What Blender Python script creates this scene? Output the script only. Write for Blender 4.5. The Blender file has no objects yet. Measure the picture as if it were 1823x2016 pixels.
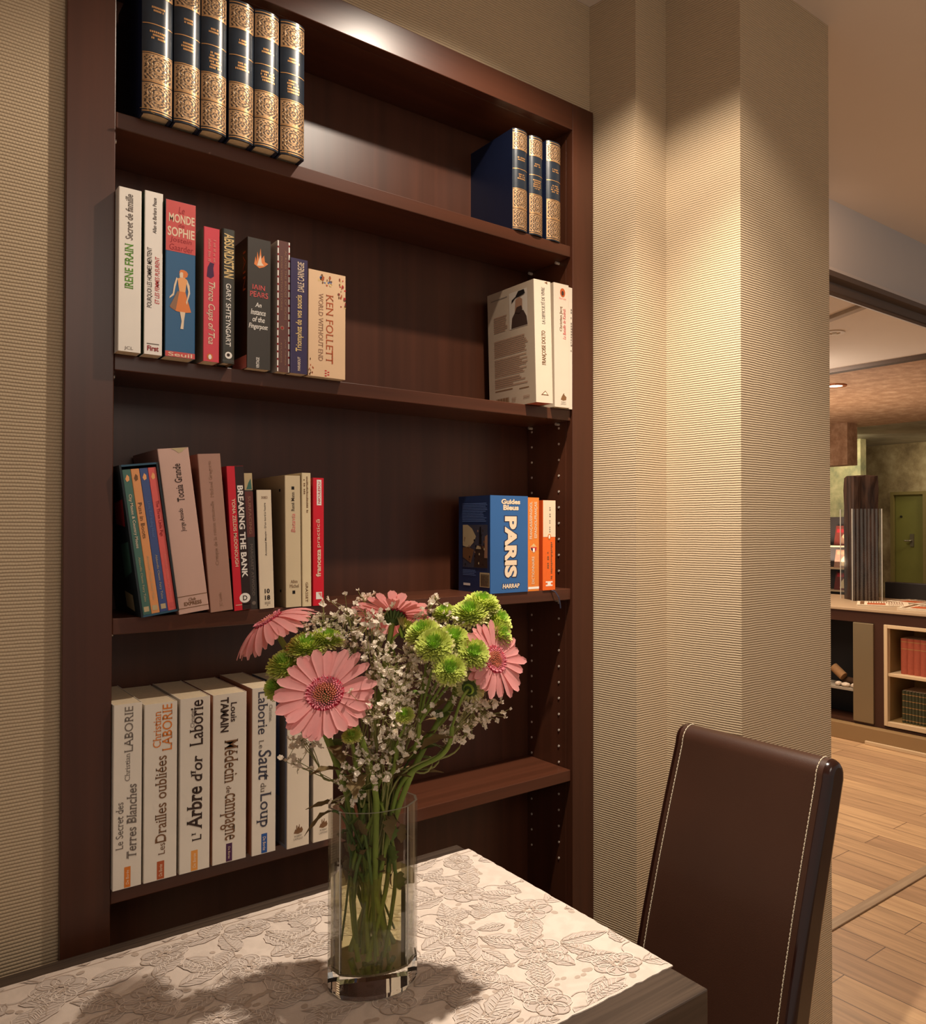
import bpy, bmesh, math, random
from mathutils import Vector, Matrix
from math import sin, cos, pi, radians, sqrt

# ------------------------------------------------------------------ scene, camera, light
sc = bpy.context.scene
COL = sc.collection
CAMH = 1.285
cam = bpy.data.cameras.new('camera'); camo = bpy.data.objects.new('camera', cam); COL.objects.link(camo)
camo.location = (0, 0, CAMH)
camo.rotation_euler = (pi / 2 + 0.0127, 0, -radians(90 - 49.884))
cam.sensor_fit = 'HORIZONTAL'; cam.sensor_width = 36.0; cam.lens = 31.28
cam.shift_x = -0.1034; cam.shift_y = 0.00487
cam.clip_start = 0.02
sc.camera = camo
sc.view_settings.view_transform = 'Standard'
sc.view_settings.look = 'None'
sc.view_settings.gamma = 1.0
sc.view_settings.exposure = 0.13
sc.view_settings.use_curve_mapping = False
try:
    sc.cycles.use_denoising = True
    sc.cycles.max_bounces = 10
    sc.cycles.transparent_max_bounces = 24
    sc.cycles.sample_clamp_indirect = 6.0
except Exception:
    pass
world = bpy.data.worlds.new('world'); sc.world = world; world.use_nodes = True
bgn = world.node_tree.nodes['Background']
bgn.inputs[0].default_value = (1.0, 0.89, 0.79, 1); bgn.inputs[1].default_value = 0.31

def spot(name, loc, aim, power, col, size, blend, radius):
    l = bpy.data.lights.new(name, 'SPOT'); o = bpy.data.objects.new(name, l); COL.objects.link(o)
    o.location = loc; l.energy = power; l.color = col; l.spot_size = radians(size); l.spot_blend = blend
    l.shadow_soft_size = radius
    d = Vector(aim) - Vector(loc); o.rotation_euler = d.to_track_quat('-Z', 'Y').to_euler()
    return o
def area(name, loc, aim, power, col, sx, sy):
    l = bpy.data.lights.new(name, 'AREA'); o = bpy.data.objects.new(name, l); COL.objects.link(o)
    o.location = loc; l.energy = power; l.color = col; l.shape = 'RECTANGLE'; l.size = sx; l.size_y = sy
    d = Vector(aim) - Vector(loc); o.rotation_euler = d.to_track_quat('-Z', 'Y').to_euler()
    return o
WARM = (1.0, 0.87, 0.74)
spot('light_table', (0.79, 0.78, 2.335), (0.76, 0.83, 0.75), 29, (1.0, 0.87, 0.72), 132, 0.35, 0.016)
spot('light_table_core', (0.79, 0.78, 2.335), (1.16, 0.76, 0.75), 102, (1.0, 0.89, 0.75), 78, 0.9, 0.016)
area('fill_room', (0.40, -0.9, 2.20), (0.5, 1.2, 1.2), 7.5, WARM, 0.7, 0.7)  # unseen soft fill added behind the camera
area('light_lounge', (3.2, 2.4, 2.20), (3.2, 2.4, 0), 44, (1.0, 0.82, 0.64), 1.2, 0.8)
area('light_desk', (4.2, 3.0, 2.22), (4.6, 2.6, 0.8), 22, (1.0, 0.82, 0.64), 0.4, 0.4)
area('fill_soffit', (5.6, 3.6, 1.0), (5.6, 3.6, 2.3), 24, (1.0, 0.80, 0.62), 0.8, 0.8)  # unseen up-light added below the soffit to brighten its plaster
area('fill_green_wall', (7.8, 4.7, 2.2), (8.4, 5.0, 1.4), 9, (1.0, 0.90, 0.66), 0.4, 0.4)  # unseen area lamp added to brighten the green wall
area('fill_corridor', (8.9, 3.6, 2.2), (9.3, 4.4, 1.0), 8, (1.0, 0.88, 0.62), 0.4, 0.4)  # another added lamp, unseen, lifting the far wall and door
spot('light_beam_wash', (2.0, 1.15, 2.20), (2.36, 1.424, 2.14), 4.5, (1.0, 0.55, 0.30), 70, 1.0, 0.04)

# ------------------------------------------------------------------ helpers
def S(r, g, b):
    f = lambda c: c / 12.92 if c <= 0.04045 else ((c + 0.055) / 1.055) ** 2.4
    return (f(r / 255), f(g / 255), f(b / 255), 1.0)
def newmat(name):
    m = bpy.data.materials.new(name); m.use_nodes = True
    nt = m.node_tree; return m, nt, nt.nodes['Principled BSDF']
def N(nt, typ, **kw):
    n = nt.nodes.new(typ)
    for k, v in kw.items(): setattr(n, k, v)
    return n
def L(nt, a, b): nt.links.new(a, b)
_mc = {}
def plain(name, col, rough=0.55, var=0.10, spec=0.4, scale=30.0, metal=0.0, bump=0.0, trans=0.0):
    if name in _mc: return _mc[name]
    m, nt, b = newmat(name)
    tc = N(nt, 'ShaderNodeTexCoord'); no = N(nt, 'ShaderNodeTexNoise'); no.inputs['Scale'].default_value = scale; no.inputs['Detail'].default_value = 4
    L(nt, tc.outputs['Object'], no.inputs['Vector'])
    mx = N(nt, 'ShaderNodeMix', data_type='RGBA')
    mx.inputs[6].default_value = tuple(c * (1 - var) for c in col[:3]) + (1,)
    mx.inputs[7].default_value = tuple(min(1, c * (1 + var)) for c in col[:3]) + (1,)
    L(nt, no.outputs['Fac'], mx.inputs[0]); L(nt, mx.outputs[2], b.inputs['Base Color'])
    b.inputs['Roughness'].default_value = rough; b.inputs['Specular IOR Level'].default_value = spec; b.inputs['Metallic'].default_value = metal
    if trans:
        out = [q for q in nt.nodes if q.type == 'OUTPUT_MATERIAL'][0]; tl = N(nt, 'ShaderNodeBsdfTranslucent'); L(nt, mx.outputs[2], tl.inputs[0])
        ms = N(nt, 'ShaderNodeMixShader'); ms.inputs[0].default_value = trans; L(nt, b.outputs[0], ms.inputs[1]); L(nt, tl.outputs[0], ms.inputs[2]); L(nt, ms.outputs[0], out.inputs[0])
    if bump:
        bp = N(nt, 'ShaderNodeBump'); bp.inputs['Strength'].default_value = bump; bp.inputs['Distance'].default_value = 0.002
        L(nt, no.outputs['Fac'], bp.inputs['Height']); L(nt, bp.outputs['Normal'], b.inputs['Normal'])
    _mc[name] = m
    return m

class MB:
    def __init__(s): s.v = []; s.f = []; s.m = []; s.uv = {}; s.sm = []
    def add(s, vs, fs, mi=0, uvs=None, smooth=False):
        o = len(s.v); s.v += [tuple(p) for p in vs]
        for k, f in enumerate(fs):
            if uvs: s.uv[len(s.f)] = uvs[k]
            s.f.append([i + o for i in f]); s.m.append(mi); s.sm.append(smooth)
    def box(s, a, b, mi=0):
        x0, y0, z0 = a; x1, y1, z1 = b
        s.add([(x0,y0,z0),(x1,y0,z0),(x1,y1,z0),(x0,y1,z0),(x0,y0,z1),(x1,y0,z1),(x1,y1,z1),(x0,y1,z1)],
              [(0,3,2,1),(4,5,6,7),(0,1,5,4),(1,2,6,5),(2,3,7,6),(3,0,4,7)], mi)
    def prism(s, poly, z0, z1, mi=0, smooth=False, caps=True):
        n = len(poly)
        s.add([(x, y, z0) for x, y in poly] + [(x, y, z1) for x, y in poly],
              [(i, (i+1) % n, n + (i+1) % n, n + i) for i in range(n)], mi, None, smooth)
        if caps:
            s.add([(x, y, z0) for x, y in poly], [list(range(n))[::-1]], mi); s.add([(x, y, z1) for x, y in poly], [list(range(n))], mi)
    def quad(s, a, b, c, d, mi=0, uv=None):
        s.add([a, b, c, d], [(0, 1, 2, 3)], mi, [uv] if uv else None)
    def tube(s, pts, rad, n=6, mi=0, cap=True):
        pts = [Vector(p) for p in pts]; k = len(pts)
        rr = rad if isinstance(rad, (list, tuple)) else [rad] * k
        vs = []; up = None
        for i, p in enumerate(pts):
            t = (pts[min(i+1, k-1)] - pts[max(i-1, 0)]).normalized()
            if up is None: up = t.orthogonal().normalized()
            up = (up - t * up.dot(t))
            up = up.normalized() if up.length > 1e-6 else t.orthogonal().normalized()
            w = t.cross(up)
            for j in range(n):
                a = 2 * pi * j / n; vs.append(p + (up * cos(a) + w * sin(a)) * rr[i])
        fs = [(i*n + j, i*n + (j+1) % n, (i+1)*n + (j+1) % n, (i+1)*n + j) for i in range(k-1) for j in range(n)]
        s.add(vs, fs, mi, None, True)
        if cap:
            s.add(vs[:n], [list(range(n))[::-1]], mi); s.add(vs[-n:], [list(range(n))], mi)
    def build(s, name, mats, parent=None, bevel=0.0, seg=2, autosmooth=False):
        me = bpy.data.meshes.new(name); me.from_pydata(s.v, [], s.f); me.update()
        for m in (mats if isinstance(mats, (list, tuple)) else [mats]): me.materials.append(m)
        me.polygons.foreach_set('material_index', s.m); me.polygons.foreach_set('use_smooth', s.sm)
        if s.uv:
            ul = me.uv_layers.new(name='UVMap')
            for fi, uvs in s.uv.items():
                if uvs:
                    for li, uvv in zip(me.polygons[fi].loop_indices, uvs): ul.data[li].uv = uvv
        o = bpy.data.objects.new(name, me); COL.objects.link(o)
        if parent: o.parent = parent
        if bevel:
            bm = bmesh.new(); bm.from_mesh(me); bmesh.ops.remove_doubles(bm, verts=bm.verts, dist=1e-6); bmesh.ops.recalc_face_normals(bm, faces=bm.faces); bm.to_mesh(me); bm.free()
            mo = o.modifiers.new('bevel', 'BEVEL'); mo.width = bevel; mo.segments = seg; mo.limit_method = 'ANGLE'; mo.angle_limit = radians(35)
        return o
def tag(o, label=None, cat=None, group=None, kind=None):
    if label: o['label'] = label
    if cat: o['category'] = cat
    if group: o['group'] = group
    if kind: o['kind'] = kind
    return o
def empty(name, loc, label, cat, group=None, rot=(0, 0, 0)):
    o = bpy.data.objects.new(name, None); COL.objects.link(o); o.location = loc; o.rotation_euler = rot; o.empty_display_size = 0.02
    return tag(o, label, cat, group)
def struct(o): o['kind'] = 'structure'; return o

# ------------------------------------------------------------------ materials
def wallpaper():
    m, nt, b = newmat('woven_wallpaper')
    uv = N(nt, 'ShaderNodeUVMap'); 
    no = N(nt, 'ShaderNodeTexNoise'); no.inputs['Scale'].default_value = 26; no.inputs['Detail'].default_value = 3
    L(nt, uv.outputs[0], no.inputs['Vector'])
    ad = N(nt, 'ShaderNodeVectorMath', operation='MULTIPLY_ADD'); L(nt, no.outputs['Color'], ad.inputs[0]); ad.inputs[1].default_value = (0.003, 0.0028, 0); L(nt, uv.outputs[0], ad.inputs[2])
    sp = N(nt, 'ShaderNodeSeparateXYZ'); L(nt, ad.outputs[0], sp.inputs[0])
    def mth(op, a, bb=None, c=None):
        n = N(nt, 'ShaderNodeMath', operation=op)
        for i, q in enumerate((a, bb, c)):
            if q is None: continue
            if isinstance(q, (int, float)): n.inputs[i].default_value = q
            else: L(nt, q, n.inputs[i])
        return n.outputs[0]
    row = mth('DIVIDE', sp.outputs[1], 0.0045)
    rid = mth('FLOOR', row)
    fr = mth('FRACT', row)
    hr = mth('SINE', mth('MULTIPLY', fr, pi))
    cx = mth('FRACT', mth('MULTIPLY_ADD', rid, 0.5, mth('DIVIDE', sp.outputs[0], 0.0034)))
    hc = mth('SINE', mth('MULTIPLY', cx, pi))
    h = mth('MULTIPLY', mth('POWER', hr, 0.55), mth('MULTIPLY_ADD', mth('POWER', hc, 0.7), 0.22, 0.78))
    n2 = N(nt, 'ShaderNodeTexNoise'); n2.inputs['Scale'].default_value = 900; L(nt, uv.outputs[0], n2.inputs['Vector'])
    h2 = mth('MULTIPLY_ADD', n2.outputs['Fac'], 0.12, h)
    bp = N(nt, 'ShaderNodeBump'); bp.inputs['Strength'].default_value = 1.0; bp.inputs['Distance'].default_value = 0.0013
    L(nt, h2, bp.inputs['Height']); L(nt, bp.outputs['Normal'], b.inputs['Normal'])
    mx = N(nt, 'ShaderNodeMix', data_type='RGBA'); mx.inputs[6].default_value = S(158, 132, 104); mx.inputs[7].default_value = S(192, 170, 140)  # grooves get a darker tone: shade between the cords put into the colour
    L(nt, mth('MULTIPLY_ADD', h, 0.7, 0.3), mx.inputs[0]); L(nt, mx.outputs[2], b.inputs['Base Color'])
    b.inputs['Roughness'].default_value = 0.85; b.inputs['Specular IOR Level'].default_value = 0.15
    return m
def wood(name, c1, c2, rough, stretch, spec=0.4, coat=0.0, bump=0.05):
    m, nt, b = newmat(name)
    tc = N(nt, 'ShaderNodeTexCoord'); mp = N(nt, 'ShaderNodeMapping'); mp.inputs['Scale'].default_value = stretch
    L(nt, tc.outputs['Object'], mp.inputs[0])
    no = N(nt, 'ShaderNodeTexNoise'); no.inputs['Scale'].default_value = 1.0; no.inputs['Detail'].default_value = 8; no.inputs['Distortion'].default_value = 0.6
    L(nt, mp.outputs[0], no.inputs['Vector'])
    cr = N(nt, 'ShaderNodeValToRGB'); cr.color_ramp.elements[0].position = 0.32; cr.color_ramp.elements[1].position = 0.72
    cr.color_ramp.elements[0].color = c1; cr.color_ramp.elements[1].color = c2
    L(nt, no.outputs['Fac'], cr.inputs[0]); L(nt, cr.outputs[0], b.inputs['Base Color'])
    b.inputs['Roughness'].default_value = rough; b.inputs['Specular IOR Level'].default_value = spec; b.inputs['Coat Weight'].default_value = coat
    bp = N(nt, 'ShaderNodeBump'); bp.inputs['Strength'].default_value = bump; bp.inputs['Distance'].default_value = 0.001
    L(nt, no.outputs['Fac'], bp.inputs['Height']); L(nt, bp.outputs['Normal'], b.inputs['Normal'])
    return m
M_WALL = wallpaper()
M_WOODV = wood('dark_walnut_upright', S(64, 35, 22), S(80, 44, 29), 0.34, (34, 34, 1.2))
M_WOODH = wood('dark_walnut_shelf', S(68, 37, 23), S(86, 47, 31), 0.32, (1.2, 34, 34))
M_WENGE = wood('black_brown_table_wood', S(56, 45, 38), S(84, 69, 58), 0.40, (3, 130, 60), bump=0.15)
M_CEIL = plain('ceiling_paint', S(230, 222, 214), 0.8, 0.03, 0.2, 4)
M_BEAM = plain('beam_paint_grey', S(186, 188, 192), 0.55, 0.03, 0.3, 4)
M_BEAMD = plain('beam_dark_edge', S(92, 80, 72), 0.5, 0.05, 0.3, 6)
def plaster(name, c1, c2, c3, sc_=3.0):
    m, nt, b = newmat(name)
    tc = N(nt, 'ShaderNodeTexCoord'); no = N(nt, 'ShaderNodeTexNoise'); no.inputs['Scale'].default_value = sc_; no.inputs['Detail'].default_value = 9; no.inputs['Roughness'].default_value = 0.68
    L(nt, tc.outputs['Object'], no.inputs['Vector'])
    cr = N(nt, 'ShaderNodeValToRGB'); e = cr.color_ramp.elements; e[0].position = 0.34; e[1].position = 0.66; e[0].color = c1; e[1].color = c3
    k = e.new(0.5); k.color = c2
    L(nt, no.outputs['Fac'], cr.inputs[0]); L(nt, cr.outputs[0], b.inputs['Base Color']); b.inputs['Roughness'].default_value = 0.7
    return m
M_PLAST = plaster('mottled_ochre_plaster', S(150, 112, 82), S(172, 134, 102), S(196, 160, 128), 11.0)
M_PLASG = plaster('mottled_olive_plaster', S(116, 96, 64), S(152, 132, 94), S(182, 164, 126), 3.5)
M_PLASGR = plaster('mottled_green_plaster', S(136, 138, 104), S(176, 168, 124), S(204, 192, 146), 5.0)
M_PLASC = plaster('mottled_grey_plaster', S(126, 118, 96), S(150, 142, 118), S(170, 160, 136), 2.0)
def floor_mat():
    m, nt, b = newmat('oak_plank_floor')
    tc = N(nt, 'ShaderNodeTexCoord'); mp = N(nt, 'ShaderNodeMapping'); mp.inputs['Rotation'].default_value = (0, 0, pi / 2)
    L(nt, tc.outputs['Object'], mp.inputs[0])
    br = N(nt, 'ShaderNodeTexBrick'); br.offset = 0.37; br.inputs['Scale'].default_value = 1.0
    br.inputs['Brick Width'].default_value = 1.25; br.inputs['Row Height'].default_value = 0.118; br.inputs['Mortar Size'].default_value = 0.0016
    br.inputs['Color1'].default_value = S(196, 158, 116); br.inputs['Color2'].default_value = S(168, 132, 98); br.inputs['Mortar'].default_value = S(92, 66, 46)
    L(nt, mp.outputs[0], br.inputs['Vector'])
    mp2 = N(nt, 'ShaderNodeMapping'); mp2.inputs['Scale'].default_value = (42, 2.4, 1); L(nt, tc.outputs['Object'], mp2.inputs[0])
    no = N(nt, 'ShaderNodeTexNoise'); no.inputs['Scale'].default_value = 1.0; no.inputs['Detail'].default_value = 8; no.inputs['Distortion'].default_value = 1.2; L(nt, mp2.outputs[0], no.inputs['Vector'])
    mx = N(nt, 'ShaderNodeMix', data_type='RGBA', blend_type='OVERLAY'); mx.inputs[0].default_value = 0.55
    L(nt, br.outputs['Color'], mx.inputs[6]); L(nt, no.outputs['Fac'], mx.inputs[7]); L(nt, mx.outputs[2], b.inputs['Base Color'])
    b.inputs['Roughness'].default_value = 0.42
    bp = N(nt, 'ShaderNodeBump'); bp.inputs['Strength'].default_value = 0.2; bp.inputs['Distance'].default_value = 0.001; L(nt, no.outputs['Fac'], bp.inputs['Height']); L(nt, bp.outputs['Normal'], b.inputs['Normal'])
    return m
M_FLOOR = floor_mat()

# ------------------------------------------------------------------ room shell
def wall_strip(mb, pts, z0, z1):
    s = 0
    for (a, b2) in zip(pts[:-1], pts[1:]):
        l = sqrt((b2[0]-a[0])**2 + (b2[1]-a[1])**2)
        mb.quad((a[0], a[1], z0), (b2[0], b2[1], z0), (b2[0], b2[1], z1), (a[0], a[1], z1), 0, [(s, z0), (s+l, z0), (s+l, z1), (s, z1)])
        s += l
CZ = 2.352
mb = MB(); wy = 1.213
wall_strip(mb, [(-2.2, wy), (0.192, wy)], 0, CZ)
wall_strip(mb, [(0.192, wy), (1.092, wy)], 2.118, CZ)
wall_strip(mb, [(1.092, wy), (1.1045, wy)], 0, CZ)
wall_strip(mb, [(0.192, wy + 0.2), (0.192, wy)], 0, 2.118)
wall_strip(mb, [(1.092, wy), (1.092, wy + 0.2)], 0, 2.118)
struct(mb.build('wall_back', M_WALL))
mb = MB()
wall_strip(mb, [(1.1045, wy), (1.1205, 1.097), (1.2075, 1.097), (1.231, 0.931), (1.535, 0.931), (1.535, 1.40), (1.1045, 1.40)], 0, CZ)
struct(mb.build('wall_pillar', M_WALL))
mb = MB(); mb.box((-2.2, -2.2, CZ), (9.6, 1.424, CZ + 0.05)); struct(mb.build('ceiling', M_CEIL))
mb = MB(); mb.box((-2.4, -2.4, -0.05), (10.2, 6.6, 0)); struct(mb.build('floor', M_FLOOR))
# beam between the two rooms, with ledge and rolled lower edge
mb = MB()
prof = [(1.424, CZ), (1.424, 2.122), (1.404, 2.120), (1.398, 2.106), (1.404, 2.092), (1.432, 2.086), (1.436, 2.06), (1.424, 2.048), (1.430, 2.041), (1.446, 2.046), (1.446, CZ)]
n = len(prof)
mb.add([(1.30, y, z) for y, z in prof] + [(9.6, y, z) for y, z in prof], [(i, (i+1) % n, n+(i+1) % n, n+i) for i in range(n)], 0)
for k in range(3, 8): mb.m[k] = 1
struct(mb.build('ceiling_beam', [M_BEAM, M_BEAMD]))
mb = MB(); mb.box((1.53, 1.406, 0.0), (9.0, 1.446, 0.006)); struct(mb.build('trim_1', wood('threshold_oak', S(150, 124, 96), S(176, 150, 120), 0.45, (3, 60, 60)), bevel=0.002))
ZC2 = 2.285
mb = MB(); mb.box((-0.5, 1.446, ZC2), (4.62, 6.4, ZC2 + 0.05)); struct(mb.build('ceiling_lounge', M_CEIL))
mb = MB(); mb.box((4.60, 1.446, 2.262), (4.66, 6.4, ZC2 + 0.02)); struct(mb.build('trim_2', plain('shadow_gap_trim', S(70, 48, 32), 0.5)))  # dark colour paints in the shadow gap at the ceiling step
mb = MB(); mb.box((4.66, 1.0, 2.275), (7.43, 6.4, 2.33)); struct(mb.build('ceiling_soffit', M_PLAST))
mb = MB(); mb.box((7.43, 1.0, 2.275), (9.6, 6.4, 2.33)); struct(mb.build('ceiling_corridor', M_PLASC))
mb = MB(); mb.box((9.30, 1.0, 0), (9.40, 4.40, 2.3)); mb.box((9.30, 4.83, 0), (9.40, 6.4, 2.3)); mb.box((9.30, 4.40, 1.70), (9.40, 4.83, 2.3)); struct(mb.build('wall_far', M_PLASG))
mb = MB(); mb.box((8.40, 4.715, 0), (8.52, 6.4, 2.3)); struct(mb.build('wall_green', M_PLASGR))
mb = MB(); mb.box((7.00, 4.063, 1.875), (7.18, 4.5, 2.30)); struct(mb.build('wall_bulkhead', M_PLAST))
mb = MB(); mb.box((9.28, 4.79, 0), (9.32, 4.83, 1.70)); mb.box((9.28, 4.40, 0), (9.32, 4.435, 1.70)); mb.box((9.28, 4.435, 1.665), (9.32, 4.79, 1.70))
mb.box((9.34, 4.42, 0), (9.38, 4.81, 1.68), 1)
dr = struct(mb.build('door_1', [plain('door_frame_olive', S(128, 112, 62), 0.6), plain('green_door_paint', S(124, 120, 58), 0.55, 0.12, 0.3, 6)]))
mb = MB(); mb.tube([(9.338, 4.72, 1.406), (9.325, 4.72, 1.406)], 0.014, 10); mb.build('door_viewer', plain('dark_metal', S(40, 36, 30), 0.4), dr)
mb = MB(); mb.box((9.325, 4.565, 1.05), (9.34, 4.61, 1.20)); mb.tube([(9.325, 4.59, 1.12), (9.29, 4.59, 1.12), (9.285, 4.66, 1.12)], 0.01, 8); mb.build('door_handle', plain('brushed_steel', S(150, 140, 120), 0.35, metal=0.8), dr)
# ceiling fittings
mb = MB(); 
def ring(mb, c, r0, r1, z, th, nn=24, mi=0):
    vs = []
    for k in range(nn):
        a = 2*pi*k/nn
        for r, zz in ((r0, z), (r1, z), (r1, z - th), (r0, z - th)): vs.append((c[0] + r*cos(a), c[1] + r*sin(a), zz))
    fs = []
    for k in range(nn):
        j = (k+1) % nn
        for q in range(4): fs.append((k*4+q, j*4+q, j*4+(q+1) % 4, k*4+(q+1) % 4))
    mb.add(vs, fs, mi)
dl = empty('ceiling_downlight', (5.10, 3.05, 2.275), 'small round recessed downlight glowing in the mottled plaster soffit', 'ceiling light')
mb = MB(); ring(mb, (0, 0), 0.05, 0.078, 0.0, 0.008); mb.build('trim_ring', plain('copper_ring', S(150, 84, 44), 0.4, metal=0.6), dl)
mb = MB(); mb.prism([(0.05*cos(2*pi*k/24), 0.05*sin(2*pi*k/24)) for k in range(24)], -0.005, -0.002)
me_, nt_, b_ = newmat('downlight_glow'); b_.inputs['Emission Color'].default_value = (1, 0.82, 0.6, 1); b_.inputs['Emission Strength'].default_value = 9.0
mb.build('lens', me_, dl)
ol = empty('ceiling_spotlight', (3.74, 2.24, ZC2), 'unlit round white fitting on the pale ceiling behind the pillar', 'ceiling light')
mb = MB(); ring(mb, (0, 0), 0.03, 0.052, 0.0, 0.006); mb.build('trim_ring', plain('white_ring', S(210, 196, 178), 0.5), ol)
mb = MB(); mb.tube([(0, 0, -0.001), (0, 0, -0.012)], 0.012, 12); mb.build('lamp', plain('pale_lens', S(230, 222, 210), 0.2), ol)
mb = MB()
a_ = Vector((3.457, 2.099, 0)); b2_ = Vector((3.365, 1.862, 0)); dd_ = (b2_ - a_).normalized(); w_ = Vector((-dd_.y, dd_.x, 0)) * 0.02; a_ = a_ - dd_ * 0.02
mb.add([tuple(p + Vector((0, 0, z))) for z in (ZC2 - 0.018, ZC2) for p in (a_ - w_, b2_ - w_, b2_ + w_, a_ + w_)], [(0,3,2,1),(4,5,6,7),(0,1,5,4),(1,2,6,5),(2,3,7,6),(3,0,4,7)])
tag(mb.build('ceiling_batten', plain('batten_paint', S(168, 150, 128), 0.6), bevel=0.002), 'short painted metal batten fixed to the pale ceiling beyond the beam', 'batten')

# ------------------------------------------------------------------ bookcase
BX0, BX1, BF, BBK = 0.236, 1.047, 1.200, 1.345
SH = {1: 1.8435, 2: 1.517, 3: 1.1625, 4: 0.805}
bk = empty('bookcase', (0.64, 1.2, 0), 'dark walnut built-in bookcase with wide flat frame and adjustable shelves in the wall', 'bookcase')
def bpart(name, boxes, mat, parent=bk, bevel=0.0012):
    mb = MB()
    for a, b2 in boxes: mb.box((a[0]-0.64, a[1]-1.2, a[2]), (b2[0]-0.64, b2[1]-1.2, b2[2]))
    return mb.build(name, mat, parent, bevel=bevel)
bpart('frame_stile', [((0.179, BF, 0), (BX0, BF + 0.02, 2.128))], M_WOODV)
bpart('frame_stile', [((BX1, BF, 0), (1.103, BF + 0.02, 2.128))], M_WOODV)
bpart('frame_rail', [((BX0, BF, 2.075), (BX1, BF + 0.02, 2.128))], M_WOODH)
bpart('side_panel', [((BX0 - 0.018, BF + 0.02, 0.02), (BX0, BBK, 2.095))], M_WOODV)
rp = bpart('side_panel', [((BX1, BF + 0.02, 0.02), (BX1 + 0.018, BBK, 2.095))], M_WOODV)
bpart('back_panel', [((BX0 - 0.018, BBK, 0.02), (BX1 + 0.018, BBK + 0.01, 2.095))], M_WOODV)
bpart('top_panel', [((BX0, BF + 0.02, 2.075), (BX1, BBK, 2.093))], M_WOODH)
for k in (1, 2, 3, 4):
    bpart('shelf', [((BX0 + 0.001, BF + 0.005, SH[k] - 0.022), (BX1 - 0.001, BBK, SH[k]))], M_WOODH)
M_PIN = plain('nickel_sleeve', S(214, 200, 186), 0.3, 0.02, 0.5, metal=0.3)
mbp = MB()
mbp.tube([(0.004, 0, 0), (-0.0012, 0, 0)], 0.0023, 10)
first = None
zs = [0.62 + 0.032 * k for k in range(37)]
for yc in (1.242, 1.330):
    for z in zs:
        if any(SH[k] - 0.026 < z < SH[k] + 0.004 for k in SH): continue
        if first is None:
            o = mbp.build('pin_sleeve', M_PIN, rp); first = o
        else:
            o = first.copy(); COL.objects.link(o); o.parent = rp
        o.location = (BX1 - 0.64, yc - 1.2, z)
mbs = MB(); mbs.tube([(0, 0, 0), (0.009, 0, 0)], 0.003, 10)
f2 = None
for k in (1, 2, 3, 4):
    for xx, yc in ((BX0, 1.242), (BX1 - 0.009, 1.242), (BX1 - 0.009, 1.330)):
        if f2 is None: o = mbs.build('shelf_pin', M_PIN, bk); f2 = o
        else: o = f2.copy(); COL.objects.link(o); o.parent = bk
        o.location = (xx - 0.64, yc - 1.2, SH[k] - 0.0252)

# ------------------------------------------------------------------ lettering
_tc = {}
def glyphs(text, bold=0.0, italic=0.0, serif=False, mono=1.0):
    key = (text, bold, italic, serif)
    if key in _tc: return _tc[key]
    cu = bpy.data.curves.new('lettering_source', 'FONT'); cu.body = text; cu.size = 1.0; cu.resolution_u = 3; cu.offset = bold; cu.space_character = mono
    o = bpy.data.objects.new('lettering_source', cu); COL.objects.link(o)
    bpy.context.view_layer.update()
    me = bpy.data.meshes.new_from_object(o.evaluated_get(bpy.context.evaluated_depsgraph_get()))
    vs = [(v.co.x, v.co.y) for v in me.vertices]; fs = [list(p.vertices) for p in me.polygons]
    if serif:
        cnt = {}
        for f in fs:
            for i in range(len(f)):
                e = tuple(sorted((f[i], f[(i+1) % len(f)]))); cnt[e] = cnt.get(e, 0) + 1
        ys = sorted(set(round(v[1], 3) for v in vs))
        for (a, b2), c in list(cnt.items()):
            if c != 1: continue
            pa, pb = vs[a], vs[b2]
            wd = abs(pa[0] - pb[0])
            if abs(pa[1] - pb[1]) < 0.004 and 0.045 < wd < 0.24:
                y = pa[1]; x0, x1 = min(pa[0], pb[0]), max(pa[0], pb[0])
                up = y < 0.2
                q = 0.055; t = 0.04
                k = len(vs)
                y0, y1 = (y, y + t) if up else (y - t, y)
                vs += [(x0 - q, y0), (x1 + q, y0), (x1 + q, y1), (x0 - q, y1)]; fs.append([k, k+1, k+2, k+3])
    if italic: vs = [(x + y * italic, y) for x, y in vs]
    bpy.data.objects.remove(o); bpy.data.curves.remove(cu); bpy.data.meshes.remove(me)
    xs = [v[0] for v in vs]; yy = [v[1] for v in vs]
    x0, x1, y0, y1 = min(xs), max(xs), min(yy), max(yy)
    out = ([((x - x0) / (x1 - x0), (y - y0) / (y1 - y0)) for x, y in vs], fs)
    _tc[key] = out
    return out
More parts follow.
